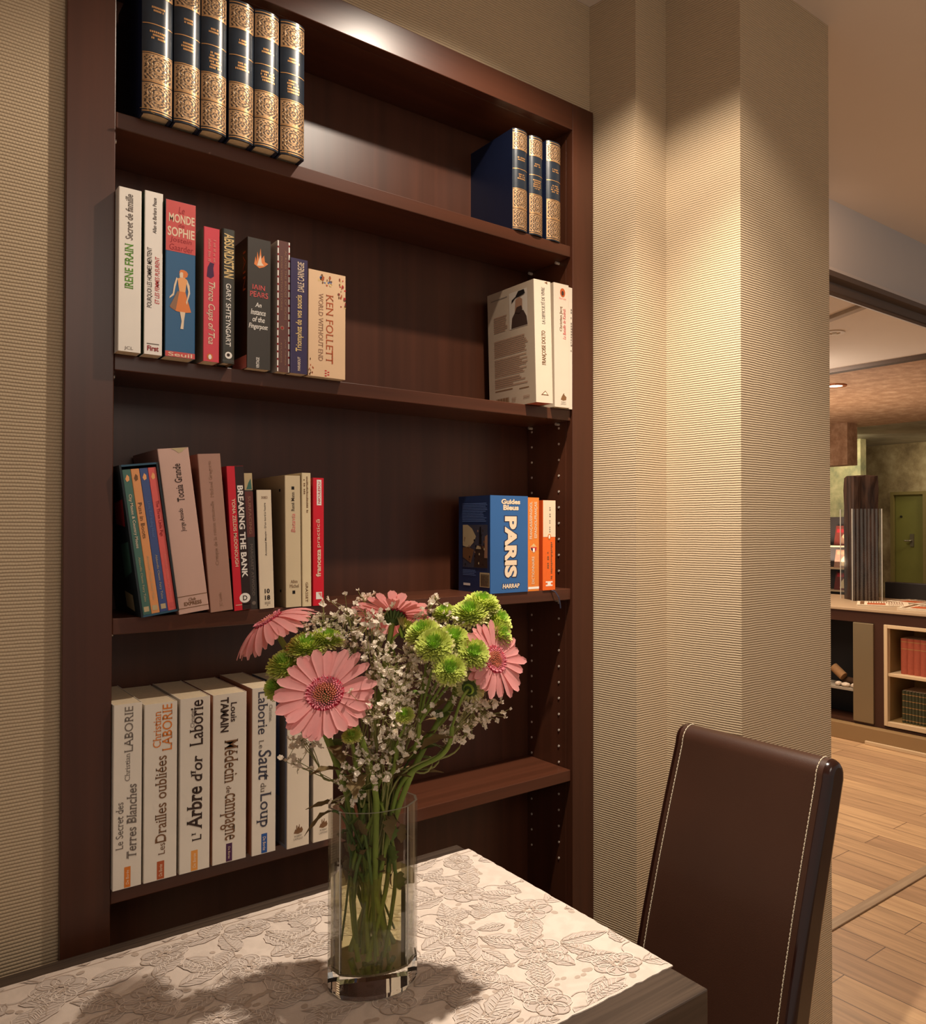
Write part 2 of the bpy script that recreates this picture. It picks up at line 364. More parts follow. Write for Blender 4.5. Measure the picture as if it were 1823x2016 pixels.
class Plate:
    """collects flat printed marks in (u, v) of a face; pos(u, v) gives the 3D point just above it"""
    def __init__(s, pos): s.pos = pos; s.k = []; s.small = None
    def add(s, key, pts, fs, mat, own=True):
        if own:
            mb = MB(); mb.add(pts, fs, 0); s.k.append((key, mb, [mat])); return
        if s.small is None: s.small = ('small_print', MB(), []); s.k.append(s.small)
        _, mb, mats = s.small
        if mat not in mats: mats.append(mat)
        mb.add(pts, fs, mats.index(mat))
    def poly(s, pts, mat, lift=0, key='printed_panel'):
        ar = abs(sum(a[0]*b2[1] - b2[0]*a[1] for a, b2 in zip(pts, pts[1:] + pts[:1])))/2
        s.add(key, [s.pos(u, v, lift) for u, v in pts], [list(range(len(pts)))], mat, ar > .018)
    def rect(s, u0, u1, v0, v1, mat, lift=0): s.poly([(u0, v0), (u1, v0), (u1, v1), (u0, v1)], mat, lift)
    def disc(s, u, v, ru, rv, mat, lift=0, n=20): s.poly([(u + ru*cos(2*pi*k/n), v + rv*sin(2*pi*k/n)) for k in range(n)], mat, lift, 'printed_badge')
    def text(s, t, u0, u1, v0, v1, d, mat, bold=0.0, italic=0.0, serif=False, lift=1):
        vs, fs = glyphs(t, bold, italic, serif)
        if d == 'h': f = lambda a, b: (u0 + a*(u1-u0), v0 + b*(v1-v0))
        elif d == 'up': f = lambda a, b: (u1 - b*(u1-u0), v0 + a*(v1-v0))
        else: f = lambda a, b: (u0 + b*(u1-u0), v1 - a*(v1-v0))
        s.add('lettering', [s.pos(*f(a, b), lift) for a, b in vs], fs, mat)
    def build(s, name, parent):
        for key, mb, mats in s.k: mb.build(key, mats, parent)
def ink(name, r, g, b): return plain('ink_' + name, S(r, g, b), 0.55, 0.04, 0.3, 60)
I = dict(green=ink('green', 96, 150, 40), grey=ink('grey', 120, 108, 98), dark=ink('dark', 60, 42, 34), red=ink('red', 196, 40, 44), dred=ink('dark_red', 150, 36, 40),
         cream=ink('cream', 232, 206, 176), white=ink('white', 240, 232, 222), black=ink('black', 26, 20, 18), brown=ink('brown', 118, 82, 52), gold=ink('pale_gold', 222, 190, 130),
         orange=ink('orange', 214, 120, 44), rust=ink('rust', 176, 84, 44), purple=ink('purple', 74, 34, 70), blue=ink('blue', 40, 84, 150), navy=ink('navy', 40, 40, 70),
         pink=ink('pink', 226, 130, 120), rose=ink('rose', 206, 88, 84), tan=ink('tan', 150, 112, 88), slate=ink('slate', 66, 64, 76), ochre=ink('ochre', 224, 150, 70), skyb=ink('dusty_blue', 96, 120, 170),
         fgreen=ink('bottle_green', 70, 110, 98), peach=ink('peach', 240, 170, 110), flame=ink('flame', 226, 130, 70), sand=ink('sand', 190, 170, 130), midgrey=ink('mid_grey', 104, 100, 96), dgreen=ink('dark_green', 20, 58, 66))
M_PAGE = plain('page_edges', S(222, 200, 168), 0.8, 0.12, 0.15, 220)
M_PAGEG = plain('page_edges_grey', S(186, 164, 138), 0.8, 0.12, 0.15, 220)

def paperback(name, label, x, y, z, w, d, h, spine, side=None, lean=0.0, group=None, prints=None, sideprints=None, rnd=0.0012, hard=False, page=None, cat='book', top_drop=0.0, roll=None):
    """origin: lower left front corner of the spine"""
    root = empty(name, (x, y, z), label, cat, group, rot=(0, radians(lean), 0))
    t = 0.0022 if hard else 0.0009
    side = side or spine
    sm = plain('cover_' + name + '_' + str(spine), S(*spine), 0.38 if not hard else 0.45, 0.05, 0.45, 24)
    sd = plain('cover_' + name + '_side_' + str(side), S(*side), 0.38, 0.06, 0.45, 24)
    # cover: U-shaped outline in plan with a softly rounded spine
    r = min(rnd, w * 0.45)
    bul = 0.0022 if hard else 0.0006
    outer = [(0, d), (0, r)]; K = 4
    for k in range(1, K): a = pi/2 * k / K; outer.append((r - r*cos(a), r - r*sin(a)))
    outer.append((r, 0))
    for k in range(1, 6): q = k / 6; outer.append((r + (w - 2*r)*q, -bul*0.0))
    outer.append((w - r, 0))
    for k in range(1, K): a = pi/2 * k / K; outer.append((w - r + r*sin(a), r - r*cos(a)))
    outer += [(w, r), (w, d)]
    inner = [(w - t, d), (w - t, max(r, t)), (w - max(r, t), t), (max(r, t), t), (t, max(r, t)), (t, d)]
    poly = outer + inner; n = len(poly); no = len(outer)
    mb = MB()
    vs = [(px, py, 0) for px, py in poly] + [(px, py, h) for px, py in poly]
    for i in range(n):
        j = (i+1) % n
        mi = 1 if (i == 0 or i == no - 2 or i >= no - 1) else 0
        mb.add([vs[i], vs[j], vs[n+j], vs[n+i]], [(0, 1, 2, 3)], mi, None, False)
    ro = max(r, t)
    for zc in (0, h):
        mb.add([(0, d, zc), (0, r, zc), (t, ro, zc), (t, d, zc)], [(0, 1, 2, 3) if zc else (3, 2, 1, 0)], 0)
        mb.add([(w, d, zc), (w, r, zc), (w - t, ro, zc), (w - t, d, zc)], [(3, 2, 1, 0) if zc else (0, 1, 2, 3)], 0)
        fr = outer[1:-1] + [(w - t, ro), (w - ro, t), (ro, t), (t, ro)]
        mb.add([(px, py, zc) for px, py in fr], [list(range(len(fr))) if zc else list(range(len(fr)))[::-1]], 0)
    mb.build('cover', [sm, sd], root)
    mb = MB(); ins = 0.003 if hard else 0.0006; e = 0.0001
    mb.box((t + e, t + 0.0004, ins if hard else 0.0002), (w - t - e, d - (0.004 if hard else 0.0005), h - ins))
    mb.build('page_block', page or M_PAGE, root)
    if prints:
        P = Plate(lambda u, v, l=0: (u * w, -0.00022 - 0.00012 * l, v * h)); prints(P); P.build('lettering', root)
    if sideprints:
        P = Plate(lambda u, v, l=0: (-0.00022 - 0.00012 * l, (1 - u) * d, v * h)); sideprints(P); P.build('back_cover_print', root)
    return root
def bars(P, u0, u1, v0, v1, n, mat, ragged=0.15, seed=1, lift=1, horiz=True):
    r = random.Random(seed)
    for k in range(n):
        f = (v1 - v0) / n
        a = v1 - f * (k + 0.75); P.rect(u0, u1 - (u1 - u0) * r.random() * ragged, a, a + f * 0.42, mat, lift)
def dashes(P, u0, u1, v0, v1, mat, n=14, seed=2, lift=1):
    """illegible small print set vertically"""
    r = random.Random(seed); f = (v1 - v0) / n
    for k in range(n):
        if r.random() < 0.14: continue
        P.rect(u0, u1 - (u1-u0)*0.4*r.random(), v0 + f*(k + 0.12), v0 + f*(k + 0.75), mat, lift)

# ------------------------------------------------------------------ second shelf (white and coloured paperbacks)
G2 = 'books on the second shelf'; Z2 = SH[2]
def p(P):
    P.text('IRENE FRAIN', .28, .64, .385, .66, 'up', I['green'], 0.012, 0, True); P.text('Secret de famille', .30, .62, .685, .965, 'up', I['grey'], 0.01, .18, True); P.text('JCL', .28, .66, .008, .032, 'h', I['grey'])
paperback('paperback', 'white paperback with green and grey lettering at the left end of its shelf', .2365, 1.181, Z2, .0275, .15, .2176, (238, 228, 214), group=G2, prints=p)
def p(P):
    P.text('Allan et Barbara Pease', .44, .64, .745, .965, 'up', I['dark'], 0.008, .15); P.text('POURQUOI LES HOMMES MENTENT', .15, .45, .285, .655, 'up', I['dark'], .006, .15); P.text('ET LES FEMMES PLEURENT', .58, .82, .315, .605, 'up', I['red'], .006, .15)
    P.text('First', .18, .8, .022, .054, 'h', I['dred'], .03); P.rect(.15, .82, .062, .068, I['grey'])
paperback('paperback', 'thin white paperback with black and red capital titles beside the red and blue novel', .2675, 1.180, Z2, .0228, .15, .2204, (242, 232, 220), (40, 70, 40), group=G2, prints=p)
def p(P):
    P.rect(0.005, .995, .675, .999, I['rose']); P.rect(.005, .995, .001, .035, I['rose'])
    P.text('Le', .42, .62, .925, .968, 'h', I['dred'], 0, .2); P.text('MONDE', .1, .96, .862, .918, 'h', I['cream'], .02); P.text('de', .42, .62, .835, .862, 'h', I['dred']); P.text('SOPHIE', .06, .96, .772, .832, 'h', I['cream'], .02)
    P.text('Jostein', .14, .86, .728, .768, 'h', I['dred'], 0, .1); P.text('Gaarder', .12, .92, .683, .722, 'h', I['dred'], 0, .1); P.text('Seuil', .1, .9, .005, .03, 'h', I['cream'], .01)
    # small figure in a peach dress
    P.poly([(.50,.515),(.46,.535),(.46,.552),(.50,.565),(.60,.567),(.70,.560),(.75,.545),(.72,.525),(.66,.518),(.60,.508)], I['flame']); P.poly([(.47,.515),(.46,.535),(.50,.55),(.58,.548),(.58,.515)], I['cream'], 2)
    P.poly([(.40,.505),(.52,.518),(.62,.518),(.72,.505),(.68,.46),(.66,.425),(.46,.425),(.43,.46)], I['peach'], 1)
    P.poly([(.46,.425),(.66,.425),(.86,.30),(.60,.29),(.36,.295),(.16,.315)], I['flame'], 1); P.poly([(.46,.425),(.40,.425),(.14,.32),(.34,.30)], I['tan'], 2)
    P.poly([(.40,.505),(.33,.45),(.28,.395),(.13,.37),(.14,.382),(.24,.405),(.28,.46),(.36,.512)], I['cream'], 2); P.poly([(.72,.505),(.80,.47),(.82,.42),(.74,.37),(.72,.345),(.68,.36),(.72,.385),(.76,.43),(.70,.48)], I['cream'], 2)
    P.poly([(.48,.295),(.66,.295),(.62,.24),(.60,.185),(.50,.185),(.54,.235)], I['cream'], 2)
paperback('paperback', 'thick red and blue paperback showing a small figure in a peach dress on the spine', .2930, 1.177, Z2, .0385, .15, .2143, (40, 92, 132), (60, 66, 60), group=G2, prints=p)
def p(P):
    P.text('Three Cups of Tea', .18, .72, .13, .60, 'down', I['cream'], .005, .22, True); dashes(P, .28, .46, .745, .915, I['pink'], 15, 4); dashes(P, .6, .78, .745, .915, I['pink'], 15, 5)
    P.poly([(.2,.63),(.45,.62),(.65,.64),(.6,.70),(.66,.735),(.4,.74),(.25,.70)], I['purple']); P.disc(.42, .035, .18, .024, I['orange']); P.disc(.42, .034, .10, .018, I['white'], 2)
paperback('paperback', 'rose red paperback with white slanted title and pale cover edge', .3424, 1.1775, Z2, .0216, .125, .189, (212, 66, 78), (168, 150, 130), group=G2, prints=p)
def p(P):
    P.text('ABSURDISTAN', .15, .88, .635, .965, 'down', I['gold'], .018); P.text('GARY SHTEYNGART', .3, .68, .125, .593, 'down', I['white'], .004, 0, True)
    P.disc(.52, .06, .26, .026, I['white']); P.disc(.5, .062, .12, .012, I['dark'], 2); P.text('RANDOM', .1, .9, .012, .026, 'h', I['midgrey'])
paperback('hardback', 'dark grey hardback with tall cream block title and brown cover, beside the rose red one', .3661, 1.174, Z2, .0186, .13, .1912, (56, 54, 46), (120, 84, 46), group=G2, prints=p, hard=True, rnd=.004)
def p(P):
    P.poly([(.28,.80),(.34,.86),(.38,.82),(.42,.90),(.48,.84),(.55,.93),(.60,.85),(.70,.88),(.74,.83),(.88,.82),(.70,.79),(.5,.775)], I['flame']); P.poly([(.4,.79),(.46,.83),(.55,.88),(.6,.82),(.7,.80)], I['cream'], 2)
    P.text('IAIN', .2, .76, .605, .645, 'h', I['rose'], .01, 0, True); P.text('PEARS', .1, .88, .548, .592, 'h', I['rose'], .01, 0, True)
    for t, a, b, c, e in (('An', .32, .6, .472, .508), ('Instance', .14, .78, .412, .455), ('of the', .22, .74, .358, .40), ('Fingerpost', .06, .88, .295, .345)): P.text(t, a, b, c, e, 'h', I['white'], .012, .2, True)
    P.text('VINTAGE', .38, .52, .006, .088, 'up', I['white'], .01)
def q(P): P.rect(.5, .99, .002, .10, I['pink']); P.text('IAIN', .86, .95, .6, .9, 'down', I['rust'])
paperback('paperback', 'charcoal paperback with a small flame and white slanted title, standing after a gap', .4060, 1.187, Z2, .0345, .125, .192, (60, 54, 48), (64, 36, 20), group=G2, prints=p, sideprints=q)
def p(P):
    P.rect(.0, .10, .002, .998, I['white']); P.rect(.90, 1., .002, .998, I['white'])
    for k in range(17): P.rect(.0, .10, .03 + k*.057, .045 + k*.057, I['dred'], 1); P.rect(.90, 1., .05 + k*.057, .065 + k*.057, I['dred'], 1)
    P.text('ACROSS THE BRIDGE OF SIGHS', .58, .74, .40, .93, 'down', I['tan']); P.text('MORE VENETIAN STORIES', .26, .40, .47, .88, 'down', I['tan']); P.disc(.4, .335, .16, .016, I['tan']); P.disc(.4, .335, .10, .010, I['dred'], 2)
    P.text('JANE TURNER', .58, .72, .05, .25, 'down', I['tan']); P.text('RYLANDS', .26, .38, .07, .22, 'down', I['tan'])
paperback('paperback', 'slim brown paperback with dashed white border beside the purple one', .4503, 1.187, Z2, .0187, .12, .197, (96, 58, 52), (214, 200, 186), group=G2, prints=p)
def p(P):
    P.text('DALE CARNEGIE', .4, .78, .715, .975, 'up', I['cream'], .004, .1); P.text('Triomphez de vos soucis', .3, .76, .19, .685, 'up', I['gold'], .014, 0, True); P.text('MARABOUT', .42, .58, .025, .145, 'up', I['cream'], .01)
paperback('paperback', 'dark purple paperback with yellow lettering beside the broad cream one', .4692, 1.184, Z2, .0268, .12, .1744, (56, 46, 80), (40, 32, 60), group=G2, prints=p)
def p(P):
    P.text('KEN FOLLETT', .47, .66, .13, .79, 'down', I['rust'], 0, 0, True); P.text('WORLD WITHOUT END', .27, .39, .15, .79, 'down', I['tan'], 0, 0, True)
    r = random.Random(5)
    for k in range(26): 
        u, v = .80 + r.random()*.19, .68 + r.random()*.28; P.disc(u, v, .012 + .02*r.random(), .006 + .012*r.random(), I[r.choice(['rust', 'brown', 'gold', 'red', 'dred'])], k % 3, 7)
    for k in range(22):
        u, v = .26 + r.random()*.36, .87 + r.random()*.09; P.disc(u, v, .012 + .025*r.random(), .006 + .012*r.random(), I[r.choice(['rust', 'dred', 'brown', 'skyb', 'gold'])], k % 3, 7)
    for k in range(14): P.disc(.02 + r.random()*.12, .01 + r.random()*.3*r.random(), .012, .01, I[r.choice(['rust', 'brown'])], 1, 6)
    for k in range(5): P.rect(.44 + (k % 2)*.07, .49 + (k % 2)*.07, .01 + k*.012, .02 + k*.012, I['red'], 1)
paperback('paperback', 'broad cream paperback with red lettering and flourishes, last of the left-hand row', .4982, 1.187, Z2, .0612, .11, .1641, (226, 190, 152), (190, 150, 110), group=G2, prints=p)
def p(P):
    P.text('LA DIFFICULTÉ DE VIVRE', .38, .62, .645, .945, 'up', I['grey'], .004, 0, True); P.text('FRANÇOISE DOLTO', .38, .66, .31, .59, 'up', I['brown'], .01, 0, True)
    P.poly([(.28, .062), (.74, .062), (.54, .10)], I['brown']); P.poly([(.38, .069), (.66, .069), (.54, .091)], ink('paper', 226, 210, 186), 1); P.poly([(.62,.985),(.78,.998),(.8,.975)], I['brown'])
def q(P):
    P.rect(.48, .86, .645, .95, ink('photo_grey', 190, 176, 160)); 
    P.poly([(.52,.65),(.86,.65),(.84,.72),(.78,.775),(.70,.79),(.60,.775),(.54,.735)], I['dark'], 1); P.poly([(.60,.775),(.76,.785),(.76,.87),(.70,.895),(.62,.88)], I['tan'], 2); P.poly([(.54,.86),(.62,.895),(.74,.90),(.82,.91),(.80,.945),(.68,.945),(.62,.905),(.54,.885)], I['black'], 3); P.poly([(.60,.775),(.70,.76),(.76,.785),(.74,.82),(.64,.815)], I['dark'], 3)
    P.rect(.08, .44, .93, .937, I['grey']); bars(P, .14, .44, .65, .79, 8, I['tan'], .2, 3); bars(P, .14, .86, .44, .585, 9, I['tan'], .12, 6); bars(P, .14, .86, .27, .425, 10, I['tan'], .25, 8); bars(P, .14, .84, .175, .26, 5, I['tan'], .5, 9)
    P.rect(.14, .52, .148, .155, I['brown']); P.rect(.66, .86, .135, .142, I['brown'])
    for k in range(14): P.rect(.16 + k*.02, .17 + k*.02 + .004*(k % 3), .03, .085, I['brown'])
    bars(P, .5, .6, .04, .075, 4, I['tan'], .4, 3); bars(P, .74, .88, .05, .075, 3, I['tan'], .3, 4)
paperback('paperback', 'thick white paperback turned to show a back cover with a grey portrait photo', .9315, 1.170, Z2 + .0002, .0405, .15, .2295, (206, 190, 168), (176, 156, 134), lean=-1.6, group=G2, prints=p, sideprints=q, page=plain('red_brown_edges', S(176, 84, 60), 0.8))
def p(P):
    P.text('Christian Jacq', .36, .56, .615, .815, 'up', I['brown'], .008, 0, True); P.text('La Bataille de Kadesh', .58, .76, .555, .80, 'up', I['rose'], 0, .2, True)
    P.disc(.58, .93, .17, .036, I['rust']); P.disc(.58, .925, .08, .02, I['dark'], 1); P.text('Ramsès', .36, .8, .875, .89, 'h', I['pink'])
    P.poly([(.38,.062),(.46,.09),(.56,.108),(.64,.10),(.76,.085),(.74,.062),(.56,.055)], I['brown']); P.poly([(.5,.10),(.6,.118),(.62,.10)], I['brown'], 1); P.text('ROBERT', .42, .72, .038, .048, 'h', I['grey']); P.text('LAFFONT', .38, .74, .022, .033, 'h', I['grey'])
paperback('paperback', 'tall white paperback with a brown emblem at the head of its spine', .9932, 1.190, Z2, .0385, .145, .2405, (206, 190, 170), (196, 176, 152), lean=-.8, group=G2, prints=p)
def p(P): dashes(P, .55, .9, .47, .83, I['grey'], 16, 8)
paperback('paperback', 'very thin white paperback against the right side of the bookcase', 1.0335, 1.197, Z2, .0105, .14, .2405, (208, 194, 176), group=G2, prints=p)

# ------------------------------------------------------------------ third shelf
G3 = 'books on the third shelf'; Z3 = SH[3]
def leanpos(x, y, z, a):
    return x, y, z
sl = empty('slipcase', (.2690, 1.19, Z3), 'dark blue open slipcase leaning left and holding four thin children\'s books', 'slipcase', None, rot=(0, radians(-7.9), 0))
W_, H_, D_, T_ = .0480, .2060, .15, .0025
M_SLIP = plain('slipcase_blue', S(50, 84, 104), 0.5, 0.2, 0.3, 14); M_SLIPD = plain('slipcase_side', S(36, 44, 48), 0.5, 0.35, 0.3, 10)
mb = MB(); mb.box((0, 0, 0), (T_, D_, H_), 1); mb.box((W_ - T_, 0, 0), (W_, D_, H_), 1); mb.box((T_, 0, 0), (W_ - T_, D_, T_)); mb.box((T_, 0, H_ - T_), (W_ - T_, D_, H_)); mb.box((T_, D_ - T_, T_), (W_ - T_, D_, H_ - T_))
mb.build('case', [M_SLIP, M_SLIPD], sl)
P = Plate(lambda u, v, l=0: (-0.0003 - .0001*l, (1-u) * D_, v * H_)); P.poly([(.55,.62),(.9,.6),(.94,.78),(.6,.76)], I['dred']); P.poly([(.6,.25),(.9,.3),(.92,.5),(.62,.48)], I['fgreen']); P.poly([(.5,.05),(.8,.03),(.8,.14),(.5,.16)], I['sand']); P.build('side_picture', sl)
fw = (W_ - 2*T_ - .0010) / 4
for k, (c, cc, t, lab) in enumerate([((70, 108, 96), 'cream', 'City Mouse & Country Mouse', 'thin green children\'s book first in the leaning blue slipcase'), ((222, 150, 92), 'brown', 'Puss in Boots', 'thin orange children\'s book second in the leaning blue slipcase'),
                                 ((62, 80, 130), 'skyb', 'Little Red Riding Hood', 'thin blue children\'s book third in the leaning blue slipcase'), ((222, 94, 86), 'dred', 'The Three Little Pigs', 'thin coral red children\'s book last in the leaning blue slipcase')]):
    def p(P, t=t, cc=cc):
        P.text(t, .28, .72, .46 if k == 0 else .52, .83 if k == 0 else .77, 'down', I[cc], .006, 0, True); P.text('Abbeville Classic Fairy Tales', .34, .66, .09, .40, 'down', I['sand' if k < 3 else 'pink'], 0, 0, True)
        P.poly([(.25,.935),(.5,.965),(.72,.95),(.7,.925),(.4,.915)], I['peach' if k != 1 else 'brown']); P.rect(.2, .8, .02, .055, I['sand' if k != 3 else 'rose'])
    a = radians(-7.9); lx = T_ + .0003 + k * (fw + .0001); lz = T_ + .0002
    paperback('picture_book', lab, .2690 + lx*cos(a) + lz*sin(a), 1.19 + .002, Z3 - lx*sin(a) + lz*cos(a), fw, .14, H_ - 2*T_ - .004, c, lean=-7.9, group='books in the slipcase', prints=p, rnd=.0009)
def p(P):
    P.text('Tocaia Grande', .42, .66, .675, .905, 'up', I['dark'], .006, 0, True); P.text('Jorge Amado', .42, .60, .495, .635, 'up', I['dark'], .004, 0, True)
    P.rect(.01, .99, .102, .106, I['brown']); P.rect(.01, .99, .030, .034, I['brown']); P.text('Club', .36, .6, .072, .090, 'h', I['brown'], .02, .1); P.text('EXPRESS', .2, .78, .045, .068, 'h', I['brown'], .03)
    P.poly([(.42,.999),(.56,.985),(.66,.968),(.78,.975),(.86,.99),(.99,.999)], I['sand'], 1)
paperback('paperback', 'thick pale pink paperback with torn head leaning beside the blue slipcase', .3185, 1.198, Z3, .0405, .14, .2310, (206, 168, 152), (170, 120, 106), lean=-7.3, group=G3, prints=p)
def p(P):
    P.text('Michael Gregorio', .42, .6, .725, .955, 'up', I['tan'], 0, 0, True); P.text('Critique de la raison criminelle', .4, .58, .295, .70, 'up', I['tan'], 0, 0, True); P.text('JC Lattès', .42, .58, .03, .12, 'up', I['tan'], .006, 0, True)
paperback('paperback', 'faded tan pink paperback leaning left beside the pale pink one', .3610, 1.199, Z3, .0312, .14, .2262, (172, 130, 112), (150, 96, 78), lean=-4.9, group=G3, prints=p)
def p(P):
    P.rect(.48, .999, .001, .999, ink('umber', 46, 30, 28)); P.text('BREAKING THE BANK', .56, .90, .225, .865, 'down', I['white'], .03); P.text('YONA ZELDIS McDONOUGH', .2, .40, .305, .775, 'down', I['cream'], .012)
    P.disc(.66, .083, .32, .034, I['white'], 1); P.text('D', .54, .80, .066, .100, 'h', I['dark'], .02, lift=2); P.rect(.1, .95, .036, .04, I['cream'])
def q(P): P.rect(.0, .995, .001, .36, I['black']); P.rect(.2, .995, .37, .999, ink('wine', 150, 28, 44)); 
paperback('paperback', 'bright red and black paperback with white letter D in a circle', .3939, 1.199, Z3, .0243, .13, .2105, (206, 26, 44), (150, 28, 44), lean=-3.4, group=G3, prints=p, sideprints=q)
def p(P):
    P.rect(.005, .995, .875, .999, I['sand']); P.poly([(.2,.88),(.9,.88),(.8,.96),(.5,.93)], I['fgreen'], 1); P.rect(.005, .995, .53, .865, ink('maroon', 104, 54, 48)); P.text('SURFACING', .35, .68, .55, .83, 'down', I['tan'], 0, 0, True); P.text('MARGARET ATWOOD', .35, .68, .10, .48, 'down', I['grey'], 0, 0, True); P.disc(.5, .045, .25, .014, I['grey'])
paperback('paperback', 'narrow dark grey paperback with pale green head between the red and cream ones', .4190, 1.206, Z3, .0118, .12, .2020, (58, 52, 48), lean=-2.9, group=G3, prints=p)
def p(P):
    P.text('10', .36, .70, .127, .166, 'h', I['black'], .03); P.text('18', .36, .72, .072, .111, 'h', I['black'], .03); P.text('3083', .3, .72, .925, .947, 'h', I['brown'])
    for i in range(4): P.disc(.38 + i*.1, .052, .028, .0042, I['black'], 1, 8); P.disc(.38 + i*.1, .040, .028, .0042, I['black'], 1, 8)
    P.disc(.53, .026, .028, .0042, I['black'], 1, 8); P.text('Armistead Maupin - D\'un bord à l\'autre', .46, .62, .445, .89, 'up', I['dark'], .008)
paperback('paperback', 'short cream paperback with numbers 10 and 18 at the foot of its spine', .4322, 1.203, Z3, .0220, .11, .1773, (228, 210, 182), (60, 40, 30), lean=-1.9, group=G3, prints=p)
def p(P):
    P.rect(.42, .6, .893, .917, I['black']); P.rect(.42, .6, .10, .125, I['black']); P.text('René Mann', .4, .6, .73, .875, 'up', I['dark'], .004, 0, True); P.text('Batavia', .38, .64, .565, .71, 'up', I['pink'], 0, .2, True); P.text('Albin', .3, .76, .182, .205, 'h', I['brown'], 0, 0, True); P.text('Michel', .24, .84, .147, .172, 'h', I['brown'], 0, 0, True)
def q(P): bars(P, .1, .42, .05, .78, 30, I['tan'], .3, 5, 1); P.rect(.83, .87, .88, .9, I['black']); P.rect(.83, .87, .11, .13, I['black']); P.rect(.6, .62, .1, .9, I['tan'])
paperback('paperback', 'beige paperback with two small black squares on its spine after a gap', .4706, 1.200, Z3, .0242, .135, .2004, (214, 194, 158), (176, 148, 112), lean=-.8, group=G3, prints=p, sideprints=q)
def p(P):
    dashes(P, .5, .7, .70, .975, I['brown'], 22, 6); dashes(P, .2, .36, .84, .97, I['brown'], 9, 7); P.text('GRASSET', .35, .62, .03, .18, 'down', I['brown'], .006, 0, True)
paperback('paperback', 'slim cream yellow paperback between the beige and the red one', .4956, 1.198, Z3, .0143, .135, .2054, (224, 204, 164), lean=-.6, group=G3, prints=p)
def p(P):
    P.rect(.34, .76, .785, .985, I['white']); P.text('NICULESCU', .45, .66, .80, .97, 'up', I['red'], .01, lift=2); P.text('franceza', .26, .70, .225, .44, 'up', I['cream'], .03); P.text('practică', .26, .70, .455, .675, 'up', I['cream'])
    P.rect(.26, .80, .05, .106, I['white']); P.poly([(.45,.10),(.76,.10),(.76,.062)], I['pink'], 1)
paperback('paperback', 'slim bright red paperback with white label, last of its left-hand row', .5125, 1.198, Z3, .0178, .13, .1985, (212, 24, 44), (176, 20, 36), lean=-.3, group=G3, prints=p)
def p(P):
    for t, a, b, c, e in (('Guides', .28, .78, .912, .965), ('Bleus', .33, .74, .850, .905)):
        P.text(t, a, b, c, e, 'h', I['navy'], .075, 0, False, 0); P.text(t, a, b, c, e, 'h', I['cream'], .045, 0, False, 2)
    P.text('PARIS', .345, .715, .145, .795, 'down', I['navy'], .08, 0, False, 0); P.text('PARIS', .37, .69, .155, .787, 'down', I['cream'], .05, 0, False, 2)
    P.text('HARRAP', .30, .78, .04, .098, 'h', I['navy'], .07, .1, False, 0); P.text('HARRAP', .315, .765, .046, .092, 'h', I['cream'], .04, .1, False, 2)
def q(P):
    bars(P, .12, .92, .73, .93, 12, I['skyb'], .2, 4, 0); P.rect(.14, .92, .255, .70, I['slate']); r = random.Random(3)
    P.poly([(.14,.48),(.34,.46),(.5,.52),(.56,.58),(.44,.66),(.3,.70),(.14,.70)], I['sand'], 1); P.poly([(.14,.36),(.4,.3),(.5,.44),(.3,.47),(.14,.46)], I['brown'], 1); P.poly([(.5,.26),(.92,.26),(.9,.44),(.7,.5),(.55,.46)], I['dark'], 1); P.poly([(.56,.45),(.72,.45),(.70,.48),(.6,.485)], I['sand'], 2); P.poly([(.82,.36),(.92,.36),(.92,.6),(.84,.58)], I['tan'], 2); P.poly([(.66,.5),(.74,.5),(.72,.68),(.68,.68)], I['black'], 2)
    for k in range(22): P.disc(.18 + r.random()*.7, .28 + r.random()*.36, .02, .014, I[r.choice(['brown', 'dark', 'tan', 'black', 'sand'])], 3, 6)
    bars(P, .14, .58, .17, .235, 4, I['skyb'], .4, 4, 0); P.rect(.68, .98, .06, .21, I['sand'])
    for k in range(16): P.rect(.71 + k*.016, .717 + k*.016 + .003*(k % 3), .07, .195, I['dark'], 1)
    P.rect(.16, .38, .065, .09, I['white'])
paperback('paperback', 'thick blue city guide with large cream capital letters down its spine', .8505, 1.203, Z3, .0872, .105, .1802, (52, 96, 150), (34, 52, 92), group=G3, prints=p, sideprints=q)
def p(P):
    P.text('FRANÇAIS/ESPAGNOL', .14, .42, .555, .955, 'up', I['cream'], .02); P.text('ESPAGNOL/FRANÇAIS', .56, .84, .565, .955, 'up', I['cream'], .02); P.disc(.48, .455, .30, .04, I['peach']); P.poly([(.22,.468),(.78,.468),(.72,.435),(.5,.412),(.3,.435)], I['red'], 1); P.poly([(.24,.458),(.42,.458),(.42,.428),(.32,.436)], I['navy'], 2); P.poly([(.42,.458),(.6,.458),(.6,.425),(.5,.41),(.42,.425)], I['white'], 2); P.poly([(.3,.478),(.5,.51),(.68,.478)], I['gold'], 1)
    P.text('DICTIONNAIRE', .34, .56, .075, .37, 'up', I['cream'], .012); P.rect(.02, .98, .022, .046, I['white'])
paperback('paperback', 'orange dictionary with white lettering and small flag badge beside the blue guide', .9390, 1.205, Z3, .0272, .10, .1782, (226, 128, 52), group=G3, prints=p)
def p(P):
    P.rect(.005, .995, .592, .999, I['cream']); dashes(P, .5, .62, .64, .93, I['grey'], 12, 5); P.disc(.5, .594, .13, .032, I['orange'], 1); P.disc(.5, .594, .06, .022, I['white'], 2); dashes(P, .62, .76, .12, .54, I['brown'], 20, 6); dashes(P, .34, .46, .24, .43, I['brown'], 8, 7)
    P.rect(.22, .76, .045, .06, I['white']); P.rect(.22, .76, .083, .098, I['white']); P.rect(.36, .62, .06, .083, I['white'])
